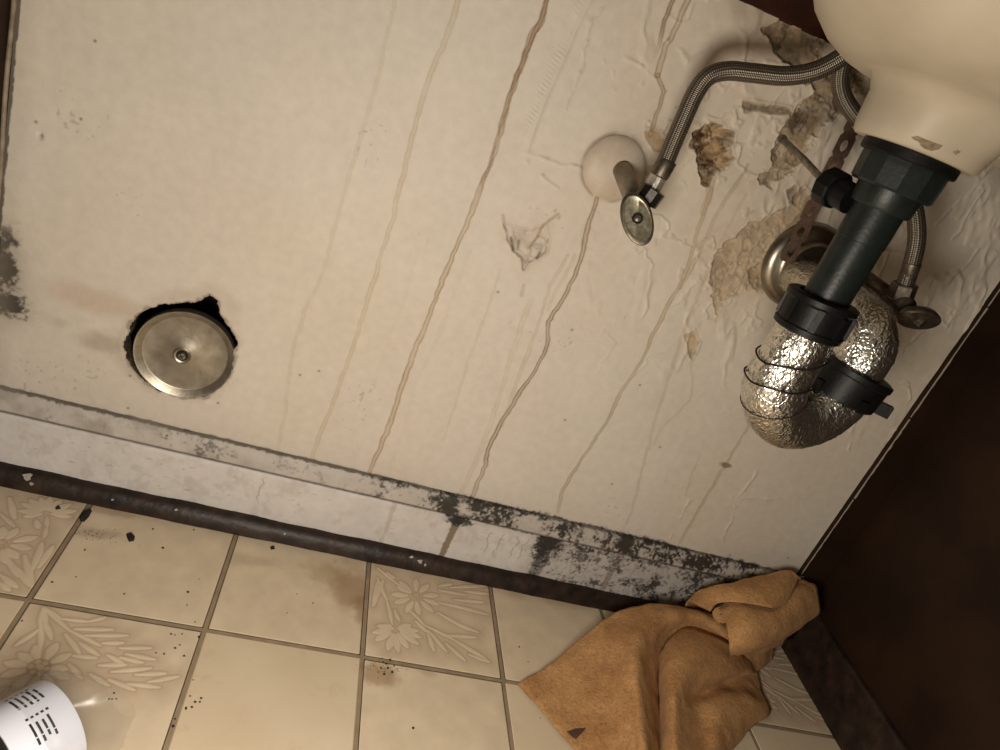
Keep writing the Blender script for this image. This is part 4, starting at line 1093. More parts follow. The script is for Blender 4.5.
# ------------------------------------------------------------------ drain tailpiece
TXc, TYc = 0.405, -0.200
drain = empty('drain_tailpiece', (TXc, TYc, 0.50))
tag(drain, 'black plastic drain tailpiece hanging straight down from the sink', 'drain pipe')
Zu = (0, 0, 1)
lathe('flange', [(0.0, 0.0), (0.0375, 0.0), (0.0385, 0.001), (0.0385, 0.0075), (0.037, 0.0085), (0.0, 0.0085)], (TXc, TYc, 0.6575), Zu, M['black_nut'], drain, n=56)
lathe('top_nut', [(0.0, 0.0), (0.0315, 0.0), (0.0335, 0.002), (0.0345, 0.019), (0.0345, 0.0235), (0.0, 0.0235)], (TXc, TYc, 0.634), Zu, M['black_plastic'], drain, n=12, smooth=False)
lathe('neck', [(0.0, 0.0), (0.0235, 0.0), (0.0250, 0.002), (0.0265, 0.018), (0.0, 0.018)], (TXc, TYc, 0.618), Zu, M['black_plastic'], drain, n=48)
lathe('pipe', [(0.0, 0.0), (0.0198, 0.0), (0.0200, 0.060), (0.0206, 0.0605), (0.0214, 0.120), (0.0, 0.120)], (TXc, TYc, 0.5295), Zu, M['black_plastic'], drain, n=48)
# pivot branch and lift rod towards the wall
pb = Vector((TXc - 0.016, TYc + 0.016, 0.617)); pd = Vector((-0.30, 0.85, 0.10)).normalized()
lathe('pivot_branch', [(0.0, 0.0), (0.0125, 0.0), (0.0125, 0.020), (0.0, 0.020)], pb, pd, M['black_nut'], drain, n=28)
pv = lathe('pivot_nut', [(0.0, 0.016), (0.0155, 0.016), (0.0165, 0.018), (0.0165, 0.030), (0.0120, 0.034), (0.0, 0.034)], pb, pd, M['black_nut'], drain, n=10, smooth=False)
rod_end = Vector([(0.3755,-0.0550,0.6422)][0])
rs = pb + pd * 0.03
sweep('pivot_rod', [rs, rs.lerp(rod_end, 0.5) + Vector((0, 0, 0.001)), rod_end], 0.0033, M['rod'], drain, n=12)
lathe('rod_tip', [(0.0, 0.0), (0.0042, 0.0), (0.0046, 0.002), (0.0036, 0.006), (0.0, 0.007)], rod_end, rod_end - rs, M['rod'], drain, n=14)

# ------------------------------------------------------------------ foil-wrapped trap
L2x, L2y = 0.492, -0.176
trap = empty('p_trap', (0.45, -0.18, 0.38))
tag(trap, 'foil-wrapped drain trap with black slip nuts under the sink', 'drain trap')
ZC = 0.460
c1 = Vector((TXc, TYc, 0)); c2 = Vector((L2x, L2y, 0))
mid = (c1 + c2) / 2; half = (c1 - c2) / 2
Rb = half.length; hd = half.normalized()
path = [Vector((TXc, TYc, z)) for z in np.linspace(0.518, ZC, 14, endpoint=False)]
for k in range(0, 49):
    t = math.pi * k / 48
    p_ = mid + hd * (Rb * math.cos(t))
    path.append(Vector((p_.x, p_.y, ZC - Rb * math.sin(t))))
path.append(Vector((L2x, L2y, ZC + 0.010)))
def crinkle(seed, amp):
    rg = np.random.default_rng(seed)
    tab = rg.normal(0, 1, (400, 96))
    tab = (tab + np.roll(tab, 1, 1) + np.roll(tab, 1, 0)) / 2
    big = rg.normal(0, 1, (60, 16))
    def f_(i, k):
        return amp * (0.35 * tab[i % 400, k % 96] + 0.8 * big[(i // 7) % 60, (k // 6) % 16])
    return f_
sweep('foil_bend', path, lambda s_: 0.0255 + 0.0035 * min(1, s_ * 3.0), M['foil'], trap, n=96, displace=crinkle(5, 0.0006))
# upper slip nut
lathe('slip_nut', [(0.0, 0.0), (0.0280, 0.0), (0.0305, 0.0015), (0.0310, 0.0060), (0.0295, 0.0075), (0.0295, 0.026), (0.0315, 0.0285), (0.0315, 0.0330), (0.0290, 0.0345), (0.0225, 0.0345), (0.0225, 0.026), (0.0, 0.026)], (TXc, TYc, 0.502), (-0.04, 0.02, 1), M['black_nut'], trap, n=48)
nut_up = [ob for ob in trap.children if ob.name.startswith('slip_nut')][0]
for k in range(8):
    t = 2 * math.pi * k / 8 + 0.25
    dirv = Vector((math.cos(t), math.sin(t), 0)); sd_ = Vector((-math.sin(t), math.cos(t), 0))
    o0 = Vector((TXc, TYc, 0.509))
    q = [o0 + dirv * r_ + sd_ * s_ * 0.0028 + Vector((0, 0, z_)) for z_ in (0, 0.020) for r_, s_ in ((0.028, -1), (0.0322, -1), (0.0322, 1), (0.028, 1))]
    mesh_obj('grip_rib', q, [(0, 3, 2, 1), (4, 5, 6, 7), (0, 1, 5, 4), (1, 2, 6, 5), (2, 3, 7, 6)], M['black_nut'], nut_up, smooth=False)
# union nut with its tab on the second leg
un = lathe('union_nut', [(0.0, 0.0), (0.0320, 0.0), (0.0345, 0.002), (0.0350, 0.0250), (0.0365, 0.0265), (0.0365, 0.0315), (0.0330, 0.0330), (0.0, 0.0330)], (L2x, L2y, ZC - 0.012), (0.10, 0.0, 1), M['black_nut'], trap, n=48)
for t in (-0.55, 0.7, 2.0, 3.4, 4.7):
    dirv = Vector((math.cos(t), math.sin(t), 0)); sd_ = Vector((-math.sin(t), math.cos(t), 0))
    o0 = Vector((L2x, L2y, ZC - 0.012)); ro = 0.0480 if t == -0.55 else 0.0375
    q = [o0 + dirv * r_ + sd_ * s_ * 0.0045 + Vector((0, 0, z_)) for z_ in (0.001, 0.013) for r_, s_ in ((0.029, -1), (ro, -1), (ro, 1), (0.029, 1))]
    mesh_obj('tab', q, [(0, 3, 2, 1), (4, 5, 6, 7), (0, 1, 5, 4), (1, 2, 6, 5), (2, 3, 7, 6)], M['black_nut'], un, smooth=False)
# trap arm
AZ = 0.520; Re = 0.034
arm = [Vector((L2x, L2y, z)) for z in np.linspace(ZC + 0.016, AZ - Re, 10, endpoint=False)]
for k in range(0, 25):
    t = math.pi / 2 * k / 24
    arm.append(Vector((L2x, L2y + Re * (1 - math.cos(t)), AZ - Re + Re * math.sin(t))))
for y in np.linspace(L2y + Re, 0.004, 30)[1:]:
    arm.append(Vector((L2x, y, AZ)))
def arm_r(s_):
    return 0.0265 - 0.0045 * min(1, max(0, (s_ - 0.45) * 4))
sweep('foil_arm', arm, arm_r, M['foil'], trap, n=96, displace=crinkle(9, 0.0006))
# wire ties round the front leg
for (zz_, tl, rr_) in ((0.4790, -0.42, 0.0296), (0.4545, -0.28, 0.0302), (0.452, 0.0, 0.0)):
    if not rr_:
        continue
    pts = []
    for k in range(65):
        t = 2 * math.pi * k / 64
        x_, y_ = rr_ * math.cos(t), rr_ * math.sin(t)
        pts.append((TXc + x_, TYc + y_, zz_ - tl * x_ + 0.0008 * math.sin(5 * t)))
    sweep('wire_tie', pts, 0.0009, M['wire'], trap, n=8, cap=False)
# tight foil seam at the foot of the bend
tt = 0.62
pc = mid + hd * (Rb * math.cos(tt))
ctr = Vector((pc.x, pc.y, ZC - Rb * math.sin(tt)))
rad = (hd * math.cos(tt) + Vector((0, 0, -math.sin(tt)))); sdv = hd.cross(Vector((0, 0, 1)))
sweep('foil_seam', [ctr + rad * (0.0296 * math.cos(a)) + sdv * (0.0296 * math.sin(a)) for a in np.linspace(0, 2 * math.pi, 49)], 0.0005, M['wire'], trap, n=6, cap=False)
# chrome wall flange
lathe('wall_flange', [(0.0, 0.0), (0.0500, 0.0), (0.0510, 0.002), (0.0485, 0.008), (0.0420, 0.012), (0.0350, 0.0125), (0.0310, 0.016), (0.0290, 0.022), (0.0265, 0.022), (0.0240, 0.012), (0.0, 0.012)], (L2x + 0.008, -0.002, AZ + 0.010), (0.03, -1, 0.02), M['chrome'], trap, n=64)

# ------------------------------------------------------------------ rusty perforated strap
strap = empty('hanger_strap', (0.44, -0.04, 0.53))
tag(strap, 'rusty brown perforated metal strap hanging behind the black tailpiece', 'strap')
SA = Vector([(0.4581,-0.0350,0.5317)][0]); SB = Vector([(0.4362,-0.0550,0.7055)][0])
sdir = (SB - SA); SL = sdir.length; sdir.normalize()
sx_ = Vector((1, -0.35, 0)); sx_ = (sx_ - sdir * sx_.dot(sdir)).normalized()
pitch = 0.0235; hw = 0.0078
cnt = int(SL / pitch)
sv, sf = [], []
for i in range(cnt):
    b0 = SA + sdir * (pitch * (i + 0.5))
    base_i = len(sv)
    nn = 20
    for k in range(nn):
        t = 2 * math.pi * k / nn
        c, s_ = math.cos(t), math.sin(t)
        m_ = max(abs(c), abs(s_))
        sv.append(b0 + sx_ * (hw * c / m_) + sdir * (pitch / 2 * s_ / m_))
        sv.append(b0 + sx_ * (0.0033 * c) + sdir * (0.0058 * s_))
    for k in range(nn):
        k2 = (k + 1) % nn
        sf.append((base_i + 2 * k, base_i + 2 * k2, base_i + 2 * k2 + 1, base_i + 2 * k + 1))
so = mesh_obj('strap_band', sv, sf, M['rust_strap'], strap, smooth=False)
md = so.modifiers.new('thick', 'SOLIDIFY'); md.thickness = 0.0014

# ------------------------------------------------------------------ shut-off valves and braided hoses
def valve_nut(name, c, axis, r, h, mat, parent, n=6):
    return lathe(name, [(0.0, 0.0), (r * 0.94, 0.0), (r, h * 0.08), (r, h * 0.92), (r * 0.94, h), (0.0, h)], c, axis, mat, parent, n=n, smooth=False)

# left valve
E1 = Vector((*[(0.2444,0.5560)][0], 0)); E1 = Vector((E1.x, -0.0005, E1.y))
v1 = empty('shutoff_valve', E1)
tag(v1, 'shutoff valve with cream wall escutcheon and pitted oval chrome handle, left of the drain', 'valve', 'shutoff valves under the sink')
lathe('escutcheon', [(0.0, 0.0), (0.0325, 0.0), (0.0335, 0.0012), (0.0322, 0.0030), (0.0285, 0.0060), (0.0210, 0.0082), (0.0140, 0.0092), (0.0105, 0.0095), (0.0, 0.0095)], E1, (0, -1, 0), M['escutcheon_paint'], v1, n=64)
B1 = Vector([(0.2600,-0.0680,0.5356)][0])
S1 = Vector([(0.2500,-0.0100,0.5579)][0])
sweep('stub_pipe', [S1, S1.lerp(B1, 0.5), B1], 0.0098, M['stub'], v1, n=28)
sa = (B1 - S1).normalized()
valve_nut('compression_nut', B1 - sa * 0.004, sa, 0.0118, 0.009, M['valve_black'], v1, n=28)
lathe('body', [(0.0, 0.0), (0.0098, 0.0), (0.0112, 0.002), (0.0112, 0.013), (0.0085, 0.017), (0.0, 0.018)], B1 + sa * 0.002, sa, M['valve_black'], v1, n=28)
hose_a = Vector([(0.2655,-0.0700,0.5637)][0])
od = (hose_a - B1).normalized()
lathe('outlet', [(0.0, 0.0), (0.0080, 0.0), (0.0080, 0.010), (0.0125, 0.0105), (0.0125, 0.025), (0.0, 0.025)], B1 + sa * 0.006, od, M['valve_black'], v1, n=10, smooth=False)
HC = Vector([(0.2536,-0.0980,0.5291)][0])
hax = Vector((-0.30, -0.90, 0.32)).normalized()
upv = Vector((-0.62, 0.0, 0.80))
lathe('stem', [(0.0, 0.0), (0.0045, 0.0), (0.0045, 0.03), (0.0, 0.03)], HC - hax * 0.03, hax, M['valve_black'], v1, n=16)
hd1 = lathe('handle', [(0.0, -0.012), (0.0080, -0.012), (0.0150, -0.009), (0.0184, -0.004), (0.0190, 0.0000), (0.0186, 0.0014), (0.0170, 0.0020), (0.0, 0.0020)], HC, hax, M['dull_metal'], v1, n=64, sx=0.78, sy=1.36, up=upv)
lathe('handle_face', [(0.0, 0.0), (0.0150, 0.0), (0.0162, 0.0006), (0.0160, 0.0018), (0.0150, 0.0016), (0.0142, 0.0010), (0.0, 0.0016)], HC + hax * 0.0014, hax, M['pitted_chrome'], hd1, n=64, sx=0.78, sy=1.38, up=upv)
lathe('handle_cup', [(0.0, 0.0), (0.0052, 0.0), (0.0052, 0.0022), (0.0043, 0.0022), (0.0, 0.0014)], HC + hax * 0.0022, hax, M['valve_black'], hd1, n=24)
hs = lathe('handle_screw', [(0.0, 0.0), (0.0036, 0.0), (0.0034, 0.0022), (0.0022, 0.0032), (0.0, 0.0034)], HC + hax * 0.0026, hax, M['rod'], hd1, n=20)

def hose(name, pts, label, r=0.0086, n0=None):
    e_ = empty(name, pts[0])
    tag(e_, label, 'hose', 'braided supply hoses')
    cp = catmull(pts, 14)
    sweep('braided_sleeve', cp, r, M['braid'], e_, n=24)
    return e_, cp
h1pts = [(0.2657,-0.0710,0.5650),(0.2666,-0.0710,0.5784),(0.2661,-0.0700,0.5997),(0.2661,-0.0680,0.6262),(0.2670,-0.0660,0.6506),(0.2721,-0.0660,0.6670),(0.2870,-0.0660,0.6771),(0.3086,-0.0680,0.6834),(0.3379,-0.0720,0.6918),(0.3597,-0.0780,0.7048),(0.3745,-0.0840,0.7240),(0.3841,-0.0880,0.7469),(0.3886,-0.0900,0.7730)]
e1, cp = hose('supply_hose', h1pts, 'braided steel supply hose arching from the left shutoff valve to the sink')
dvec = (cp[6] - cp[0]).normalized()
lathe('ferrule', [(0.0, 0.0), (0.0092, 0.0), (0.0095, 0.001), (0.0095, 0.015), (0.0090, 0.016), (0.0, 0.016)], cp[0] + dvec * 0.006, dvec, M['dull_metal'], e1, n=28)
valve_nut('coupling_nut', cp[0] - dvec * 0.014, dvec, 0.0088, 0.020, M['bright_crimp'], e1, n=14)

# right valve
W2 = Vector((0.585, -0.0005, 0.535))
B2 = Vector([(0.5390,-0.1180,0.5440)][0])
W2 = Vector((B2.x + 0.016, -0.0005, B2.z + 0.004))
v2 = empty('shutoff_valve', W2)
tag(v2, 'tarnished bronze-grey shutoff valve with edge-on oval handle, right of the drain', 'valve', 'shutoff valves under the sink')
sweep('stub_pipe', [W2, W2.lerp(B2, 0.5), B2], 0.0088, M['dull_metal'], v2, n=24)
s2 = (B2 - W2).normalized()
valve_nut('compression_nut', B2 - s2 * 0.012, s2, 0.0110, 0.012, M['valve_black'], v2)
lathe('body', [(0.0, 0.0), (0.0100, 0.0), (0.0112, 0.002), (0.0112, 0.020), (0.0085, 0.023), (0.0, 0.024)], B2 - s2 * 0.001, s2, M['dull_metal'], v2, n=28)
HN = Vector([(0.5344,-0.1250,0.5588)][0])
lathe('outlet', [(0.0, 0.0), (0.0080, 0.0), (0.0080, 0.012), (0.0, 0.012)], B2 + s2 * 0.006, (HN - B2).normalized(), M['dull_metal'], v2, n=24)
HC2 = Vector([(0.5455,-0.1500,0.5393)][0])
hx2 = Vector((0.0, -0.72, -0.69)).normalized()
lathe('stem', [(0.0, 0.0), (0.0060, 0.0), (0.0050, 0.026), (0.0, 0.026)], B2 + s2 * 0.016, HC2 - B2 - s2 * 0.016, M['dull_metal'], v2, n=20)
hd2 = lathe('handle', [(0.0, -0.009), (0.0090, -0.009), (0.0150, -0.006), (0.0176, -0.001), (0.0176, 0.0012), (0.0162, 0.0026), (0.0, 0.0034)], HC2, hx2, M['dull_metal'], v2, n=56, sx=1.28, sy=0.95, up=(0, -1, 0.2))
lathe('handle_screw', [(0.0, 0.0), (0.0036, 0.0), (0.0034, 0.0012), (0.0, 0.0014)], HC2 + hx2 * 0.0031, hx2, M['rod'], hd2, n=20)
h2pts = [(0.5321,-0.1250,0.5602),(0.5291,-0.1250,0.5713),(0.5248,-0.1220,0.5905),(0.5210,-0.1150,0.6083),(0.5122,-0.1050,0.6276),(0.5008,-0.0920,0.6452),(0.4827,-0.0780,0.6644),(0.4619,-0.0580,0.6797),(0.4342,-0.0550,0.6872),(0.4122,-0.0530,0.6985),(0.3991,-0.0530,0.7127),(0.3927,-0.0550,0.7309),(0.3884,-0.0600,0.7494),(0.3836,-0.0650,0.7712)]
e2, cp = hose('supply_hose', h2pts, 'braided steel supply hose looping behind the drain to the right shutoff valve', 0.0082)
dvec = (cp[8] - cp[0]).normalized()
valve_nut('coupling_nut', cp[0] - dvec * 0.013, dvec, 0.0125, 0.017, M['dull_metal'], e2)
lathe('ferrule', [(0.0, 0.0), (0.0078, 0.0), (0.0078, 0.003), (0.0072, 0.004), (0.0080, 0.006), (0.0080, 0.009), (0.0072, 0.010), (0.0079, 0.012), (0.0079, 0.022), (0.0, 0.022)], cp[0] + dvec * 0.003, dvec, M['dull_metal'], e2, n=24)

# ------------------------------------------------------------------ orange suede cloth in the corner
cloth_v, cloth_f = [], []
def cr_interp(P0, P1, P2, P3, t):
    return 0.5 * ((2 * P1) + (P2 - P0) * t + (2 * P0 - 5 * P1 + 4 * P2 - P3) * t * t + (3 * P1 - P0 - 3 * P2 + P3) * t ** 3)
def upsample(A_, k):
    """interpolating spline through the control rows along axis 0"""
    Q = np.concatenate([2 * A_[:1] - A_[1:2], A_, 2 * A_[-1:] - A_[-2:-1]], 0)
    out = []
    for i in range(1, len(Q) - 2):
        for q in range(k):
            out.append(cr_interp(Q[i - 1], Q[i], Q[i + 1], Q[i + 2], q / k))
    out.append(Q[-2])
    return np.array(out)
def patch_grid(rows, k=7):
    A_ = np.array(rows, float)
    A_ = upsample(A_, k)
    A_ = upsample(A_.transpose(1, 0, 2), k).transpose(1, 0, 2)
    A_[..., 2] = np.maximum(A_[..., 2], 0.0022)
    b0 = len(cloth_v)
    nr, nc = A_.shape[:2]
    cloth_v.extend(map(tuple, A_.reshape(-1, 3)))
    for i in range(nr - 1):
        for q in range(nc - 1):
            a_ = b0 + i * nc + q
            cloth_f.append((a_, a_ + 1, a_ + nc + 1, a_ + nc))
# left flap running over a crest into the band that twists to the right
patch_grid([
 [(0.3245,-0.1835,0.0040),(0.3659,-0.1553,0.0100),(0.4143,-0.1142,0.0240),(0.4658,-0.0749,0.0400),(0.5075,-0.0648,0.0550),(0.5378,-0.0627,0.0600),(0.5696,-0.0620,0.0620),(0.6015,-0.0647,0.0620),(0.6272,-0.0786,0.0600)],
 [(0.3303,-0.1908,0.0040),(0.3705,-0.1682,0.0110),(0.4152,-0.1346,0.0260),(0.4572,-0.1065,0.0440),(0.4914,-0.0989,0.0600),(0.5207,-0.0891,0.0670),(0.5568,-0.0811,0.0690),(0.5939,-0.0796,0.0660),(0.6264,-0.0871,0.0580)],
 [(0.3362,-0.1988,0.0040),(0.3772,-0.1806,0.0110),(0.4186,-0.1525,0.0260),(0.4538,-0.1321,0.0450),(0.4759,-0.1265,0.0590),(0.5054,-0.1118,0.0560),(0.5380,-0.0925,0.0620),(0.5837,-0.0841,0.0610),(0.6267,-0.0948,0.0530)],
 [(0.3444,-0.2088,0.0040),(0.3822,-0.1956,0.0110),(0.4191,-0.1740,0.0260),(0.4492,-0.1569,0.0440),(0.4660,-0.1535,0.0570),(0.5041,-0.1270,0.0360),(0.5355,-0.0946,0.0340),(0.5781,-0.0786,0.0380),(0.6349,-0.0865,0.0360)],
 [(0.3516,-0.2192,0.0040),(0.3865,-0.2095,0.0110),(0.4199,-0.1938,0.0250),(0.4440,-0.1807,0.0420),(0.4581,-0.1772,0.0550),(0.4953,-0.1535,0.0300),(0.5208,-0.1431,0.0100),(0.5261,-0.1417,0.0060),(0.5301,-0.1413,0.0040)],
 [(0.3673,-0.2427,0.0040),(0.3968,-0.2373,0.0110),(0.4226,-0.2307,0.0240),(0.4398,-0.2269,0.0390),(0.4507,-0.2236,0.0490),(0.4832,-0.2052,0.0260),(0.5047,-0.1958,0.0070),(0.5085,-0.1954,0.0050),(0.5118,-0.1949,0.0040)],
 [(0.3833,-0.2614,0.0040),(0.4080,-0.2628,0.0110),(0.4247,-0.2680,0.0220),(0.4337,-0.2765,0.0360),(0.4409,-0.2788,0.0450),(0.4698,-0.2596,0.0220),(0.4874,-0.2485,0.0070),(0.4909,-0.2474,0.0050),(0.4940,-0.2470,0.0040)],
 [(0.3987,-0.2885,0.0040),(0.4172,-0.2936,0.0100),(0.4288,-0.3021,0.0200),(0.4357,-0.3084,0.0310),(0.4390,-0.3126,0.0380),(0.4606,-0.2981,0.0200),(0.4742,-0.2879,0.0070),(0.4776,-0.2869,0.0050),(0.4806,-0.2866,0.0040)],
])
# middle lobe that overhangs the lower right corner of the cloth
patch_grid([
 [(0.5402,-0.0993,0.0040),(0.5276,-0.1141,0.0300),(0.5384,-0.1021,0.0400),(0.5696,-0.0794,0.0440),(0.5979,-0.0815,0.0460),(0.6335,-0.0922,0.0420),(0.6660,-0.0983,0.0280),(0.6995,-0.0864,0.0080)],
 [(0.5265,-0.1380,0.0040),(0.5115,-0.1585,0.0340),(0.5178,-0.1562,0.0500),(0.5442,-0.1511,0.0560),(0.5806,-0.1477,0.0520),(0.6199,-0.1401,0.0440),(0.6527,-0.1266,0.0320),(0.6990,-0.0958,0.0060)],
 [(0.5215,-0.1536,0.0040),(0.5057,-0.1770,0.0340),(0.5092,-0.1816,0.0500),(0.5272,-0.1784,0.0520),(0.5601,-0.1662,0.0320),(0.6071,-0.1408,0.0200),(0.6690,-0.1109,0.0120),(0.6987,-0.1028,0.0040)],
 [(0.5166,-0.1687,0.0040),(0.5008,-0.1930,0.0340),(0.5027,-0.2015,0.0480),(0.5184,-0.1977,0.0440),(0.5610,-0.1709,0.0180),(0.6043,-0.1511,0.0150),(0.6500,-0.1369,0.0140),(0.6898,-0.1301,0.0040)],
 [(0.5090,-0.1928,0.0040),(0.4945,-0.2157,0.0320),(0.4967,-0.2239,0.0450),(0.5178,-0.2156,0.0360),(0.5541,-0.1935,0.0220),(0.5846,-0.1817,0.0300),(0.6300,-0.1706,0.0260),(0.6851,-0.1622,0.0040)],
 [(0.4911,-0.2458,0.0040),(0.4795,-0.2619,0.0300),(0.4840,-0.2659,0.0420),(0.5071,-0.2534,0.0320),(0.5440,-0.2257,0.0240),(0.5650,-0.2205,0.0300),(0.5993,-0.2119,0.0200),(0.6413,-0.1899,0.0040)],
 [(0.4778,-0.2855,0.0040),(0.4672,-0.3007,0.0280),(0.4720,-0.3049,0.0380),(0.4933,-0.2956,0.0280),(0.5252,-0.2727,0.0220),(0.5456,-0.2612,0.0260),(0.5715,-0.2446,0.0160),(0.5938,-0.2302,0.0040)],
])
# back leaf of the bundle, climbing towards the corner
patch_grid([
 [(0.5933,-0.0435,0.0240),(0.6155,-0.0353,0.0400),(0.6528,-0.0288,0.0650),(0.6948,-0.0203,0.0800),(0.7327,-0.0177,0.1000),(0.7519,-0.0209,0.1050)],
 [(0.5740,-0.0511,0.0520),(0.5857,-0.0454,0.0760),(0.6163,-0.0497,0.1050),(0.6622,-0.0374,0.1160),(0.7111,-0.0241,0.1310),(0.7326,-0.0301,0.1300)],
 [(0.5713,-0.0536,0.0660),(0.5877,-0.0497,0.0880),(0.6145,-0.0562,0.1120),(0.6580,-0.0448,0.1220),(0.7008,-0.0354,0.1340),(0.7174,-0.0427,0.1320)],
 [(0.5761,-0.0662,0.0740),(0.5888,-0.0678,0.0920),(0.6100,-0.0762,0.1140),(0.6420,-0.0738,0.1240),(0.6801,-0.0652,0.1320),(0.7028,-0.0612,0.1280)],
 [(0.5943,-0.0733,0.0740),(0.5949,-0.0768,0.0920),(0.6094,-0.0886,0.1100),(0.6338,-0.0929,0.1160),(0.6535,-0.0984,0.1220),(0.6797,-0.0861,0.1220)],
])
# rolled front of the bundle
patch_grid([
 [(0.6080,-0.0641,0.0740),(0.6223,-0.0652,0.0980),(0.6525,-0.0678,0.1060),(0.6837,-0.0593,0.1140),(0.7346,-0.0276,0.1220),(0.7630,-0.0250,0.1220)],
 [(0.6014,-0.0813,0.0840),(0.6143,-0.0906,0.1040),(0.6437,-0.0903,0.1100),(0.6761,-0.0784,0.1180),(0.7192,-0.0533,0.1270),(0.7563,-0.0371,0.1270)],
 [(0.5977,-0.1064,0.0860),(0.6071,-0.1157,0.1040),(0.6325,-0.1145,0.1120),(0.6709,-0.0970,0.1180),(0.7159,-0.0712,0.1240),(0.7533,-0.0536,0.1220)],
 [(0.5970,-0.1261,0.0780),(0.6095,-0.1325,0.0940),(0.6376,-0.1256,0.1020),(0.6727,-0.1095,0.1080),(0.7217,-0.0788,0.1120),(0.7623,-0.0589,0.1080)],
 [(0.6052,-0.1320,0.0620),(0.6202,-0.1341,0.0740),(0.6467,-0.1261,0.0820),(0.6836,-0.1072,0.0880),(0.7319,-0.0783,0.0920),(0.7723,-0.0539,0.0940)],
 [(0.6280,-0.1153,0.0460),(0.6495,-0.1107,0.0520),(0.6806,-0.0985,0.0580),(0.7146,-0.0799,0.0620),(0.7497,-0.0594,0.0700),(0.7694,-0.0515,0.0780)],
 [(0.6608,-0.0863,0.0180),(0.6895,-0.0775,0.0180),(0.7177,-0.0688,0.0220),(0.7359,-0.0609,0.0280),(0.7480,-0.0561,0.0400),(0.7618,-0.0484,0.0520)],
])
# little curl inside the open end of the roll
patch_grid([
 [(0.6019,-0.0695,0.0780),(0.5987,-0.0726,0.0720),(0.6035,-0.0784,0.0660),(0.6114,-0.0834,0.0660),(0.6128,-0.0807,0.0720),(0.6051,-0.0795,0.0760)],
 [(0.6154,-0.0701,0.0880),(0.6105,-0.0748,0.0820),(0.6153,-0.0805,0.0760),(0.6231,-0.0855,0.0760),(0.6245,-0.0829,0.0820),(0.6167,-0.0817,0.0860)],
 [(0.6325,-0.0677,0.0960),(0.6245,-0.0744,0.0900),(0.6292,-0.0802,0.0840),(0.6370,-0.0852,0.0840),(0.6384,-0.0826,0.0900),(0.6305,-0.0814,0.0940)],
], 5)
patch_grid([
 [(0.6399,-0.0936,0.0340),(0.6653,-0.0872,0.0360),(0.6966,-0.0747,0.0340),(0.7361,-0.0502,0.0280)],
 [(0.6515,-0.1060,0.0260),(0.6746,-0.0958,0.0260),(0.7078,-0.0771,0.0220),(0.7417,-0.0554,0.0140)],
 [(0.6673,-0.1113,0.0120),(0.6892,-0.1010,0.0100),(0.7157,-0.0831,0.0080),(0.7408,-0.0632,0.0040)],
])
cloth = mesh_obj('suede_cloth', cloth_v, cloth_f, M['suede'])
tx = bpy.data.textures.new('cloth_ripples', 'CLOUDS'); tx.noise_scale = 0.022
dm = cloth.modifiers.new('ripples', 'DISPLACE'); dm.texture = tx; dm.strength = 0.0045; dm.mid_level = 0.5; dm.texture_coords = 'GLOBAL'
md = cloth.modifiers.new('thick', 'SOLIDIFY'); md.thickness = 0.0022; md.offset = 0
dg = bpy.context.evaluated_depsgraph_get()
cev = cloth.evaluated_get(dg); cme = cev.to_mesh()
cb = BVHTree.FromPolygons([v.co.copy() for v in cme.vertices], [tuple(p.vertices) for p in cme.polygons])
cev.to_mesh_clear()
spot = [(0.3734,-0.2403,0.0160),(0.3838,-0.2374,0.0160),(0.3950,-0.2368,0.0160),(0.3899,-0.2426,0.0160),(0.3824,-0.2486,0.0160),(0.3783,-0.2456,0.0160)]
tops = []
for q in spot:
    hit = cb.ray_cast(Vector((q[0], q[1], 0.3)), Vector((0, 0, -1)))
    tops.append((hit[0] if hit[0] is not None else Vector(q)) + Vector((0, 0, 0.0006)))
n_ = len(tops)
mesh_obj('dark_spot', tops + [t - Vector((0, 0, 0.0012)) for t in tops], [tuple(range(n_))] + [(k, k + n_, (k + 1) % n_ + n_, (k + 1) % n_) for k in range(n_)], M['spot'], cloth, smooth=False)
tag(cloth, 'crumpled orange suede cloth heaped on the floor in the right corner', 'cloth')

# ------------------------------------------------------------------ white container in a clear bag
cd = Vector((0.62, 0.785, 0)).normalized()
cr = 0.038
ce = Vector(([(-0.1083,-0.3328,0.0380)][0][0], [(-0.1083,-0.3328,0.0380)][0][1], cr + 0.001))
can = empty('white_container', (ce.x, ce.y, 0))
tag(can, 'white round container with black band and printed lines lying on its side', 'container')
Lc = 0.16
lathe('body', [(0.0, -Lc), (cr * 0.93, -Lc), (cr * 0.96, -Lc + 0.003), (cr * 0.96, -0.004), (cr * 0.90, -0.001), (0.0, -0.001)], ce, cd, M['black_band'], can, n=64)
lathe('label', [(cr * 0.97, -0.048), (cr, -0.048), (cr, -0.002), (cr * 0.985, 0.0), (cr * 0.95, 0.0), (0.0, -0.0005)], ce, cd, M['white_plastic'], can, n=96)
lathe('rear_label', [(cr * 0.97, -0.15), (cr, -0.15), (cr, -0.062), (cr * 0.97, -0.062)], ce, cd, M['white_plastic'], can, n=96)
a_, u_, v_ = frame_from(cd)
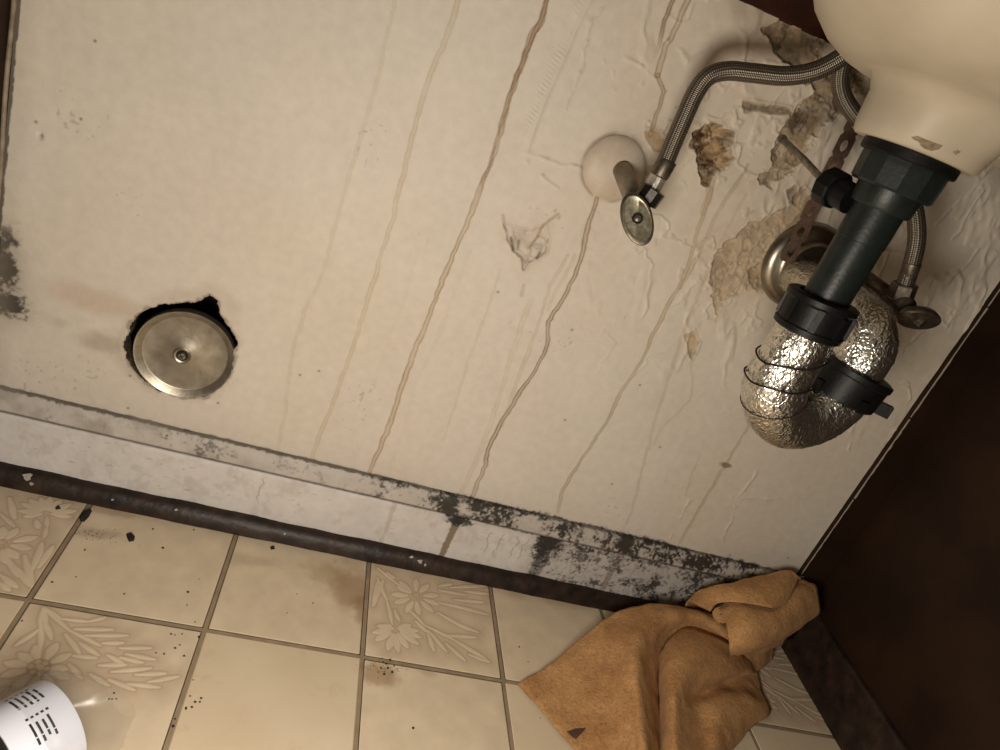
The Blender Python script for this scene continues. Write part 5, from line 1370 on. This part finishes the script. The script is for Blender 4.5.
def cyl_strip(name, t0, t1, s0, s1, mat, parent, k=6, rr=None):
    rr = rr or cr + 0.00025
    v, f = [], []
    for i in range(k + 1):
        t = t0 + (t1 - t0) * i / k
        for s_ in (s0, s1):
            v.append(ce + cd * s_ + u_ * (rr * math.cos(t)) + v_ * (rr * math.sin(t)))
    for i in range(k):
        f.append((2 * i, 2 * i + 1, 2 * i + 3, 2 * i + 2))
    return mesh_obj(name, v, f, mat, parent)
# printed blocks: short rows of strokes running round the label (illegible in the photograph)
lab = [c for c in can.children if c.name.startswith('label')][0]
top = math.pi / 2
for (tb, sb, rows_) in ((top + 0.26, -0.031, 4), (top - 0.52, -0.030, 5)):
    for r_ in range(rows_):
        s_ = sb + r_ * 0.0042
        t = tb + random.uniform(-0.05, 0.05)
        end = tb + 0.46 - random.uniform(0, 0.10)
        while t < end:
            w_ = random.uniform(0.16, 0.34)
            cyl_strip('print', t, min(t + w_, end), s_, s_ + 0.0017, M['ink'], lab, 3)
            t += w_ + 0.025
    for k in range(5):
        cyl_strip('print', tb - 0.14 + 0.0 * k, tb - 0.09, sb + k * 0.0036, sb + k * 0.0036 + 0.002, M['ink'], lab, 2)
# clear bag round the far end
bagv, bagf = [], []
nb, mb = 40, 14
for i in range(mb):
    s_ = -0.030 + 0.085 * i / (mb - 1)
    tap = 1.0 if s_ < 0.006 else max(0.16, 1.0 - (s_ - 0.006) / 0.056)
    for k in range(nb):
        t = 2 * math.pi * k / nb
        r_ = (cr + 0.0035 + random.uniform(0, 0.005) + 0.004 * math.sin(3 * t + i * 0.5)) * (0.25 + 0.75 * tap)
        p_ = ce + cd * (s_ + random.uniform(-1, 1) * 0.001) + u_ * (r_ * math.cos(t) * (1 + 0.35 * (i / mb))) + v_ * (r_ * math.sin(t) * (1 - 0.25 * i / mb))
        p_ = p_ - Vector((0, 0, 0.022 * (1 - tap)))
        bagv.append((p_.x, p_.y, max(p_.z, 0.0012 + random.uniform(0, 0.001))))
for i in range(mb - 1):
    for k in range(nb):
        k2 = (k + 1) % nb
        bagf.append((i * nb + k, i * nb + k2, (i + 1) * nb + k2, (i + 1) * nb + k))
bag = mesh_obj('plastic_bag', bagv, bagf, M['film'])
tag(bag, 'clear crinkled plastic bag around the end of the white container', 'bag')
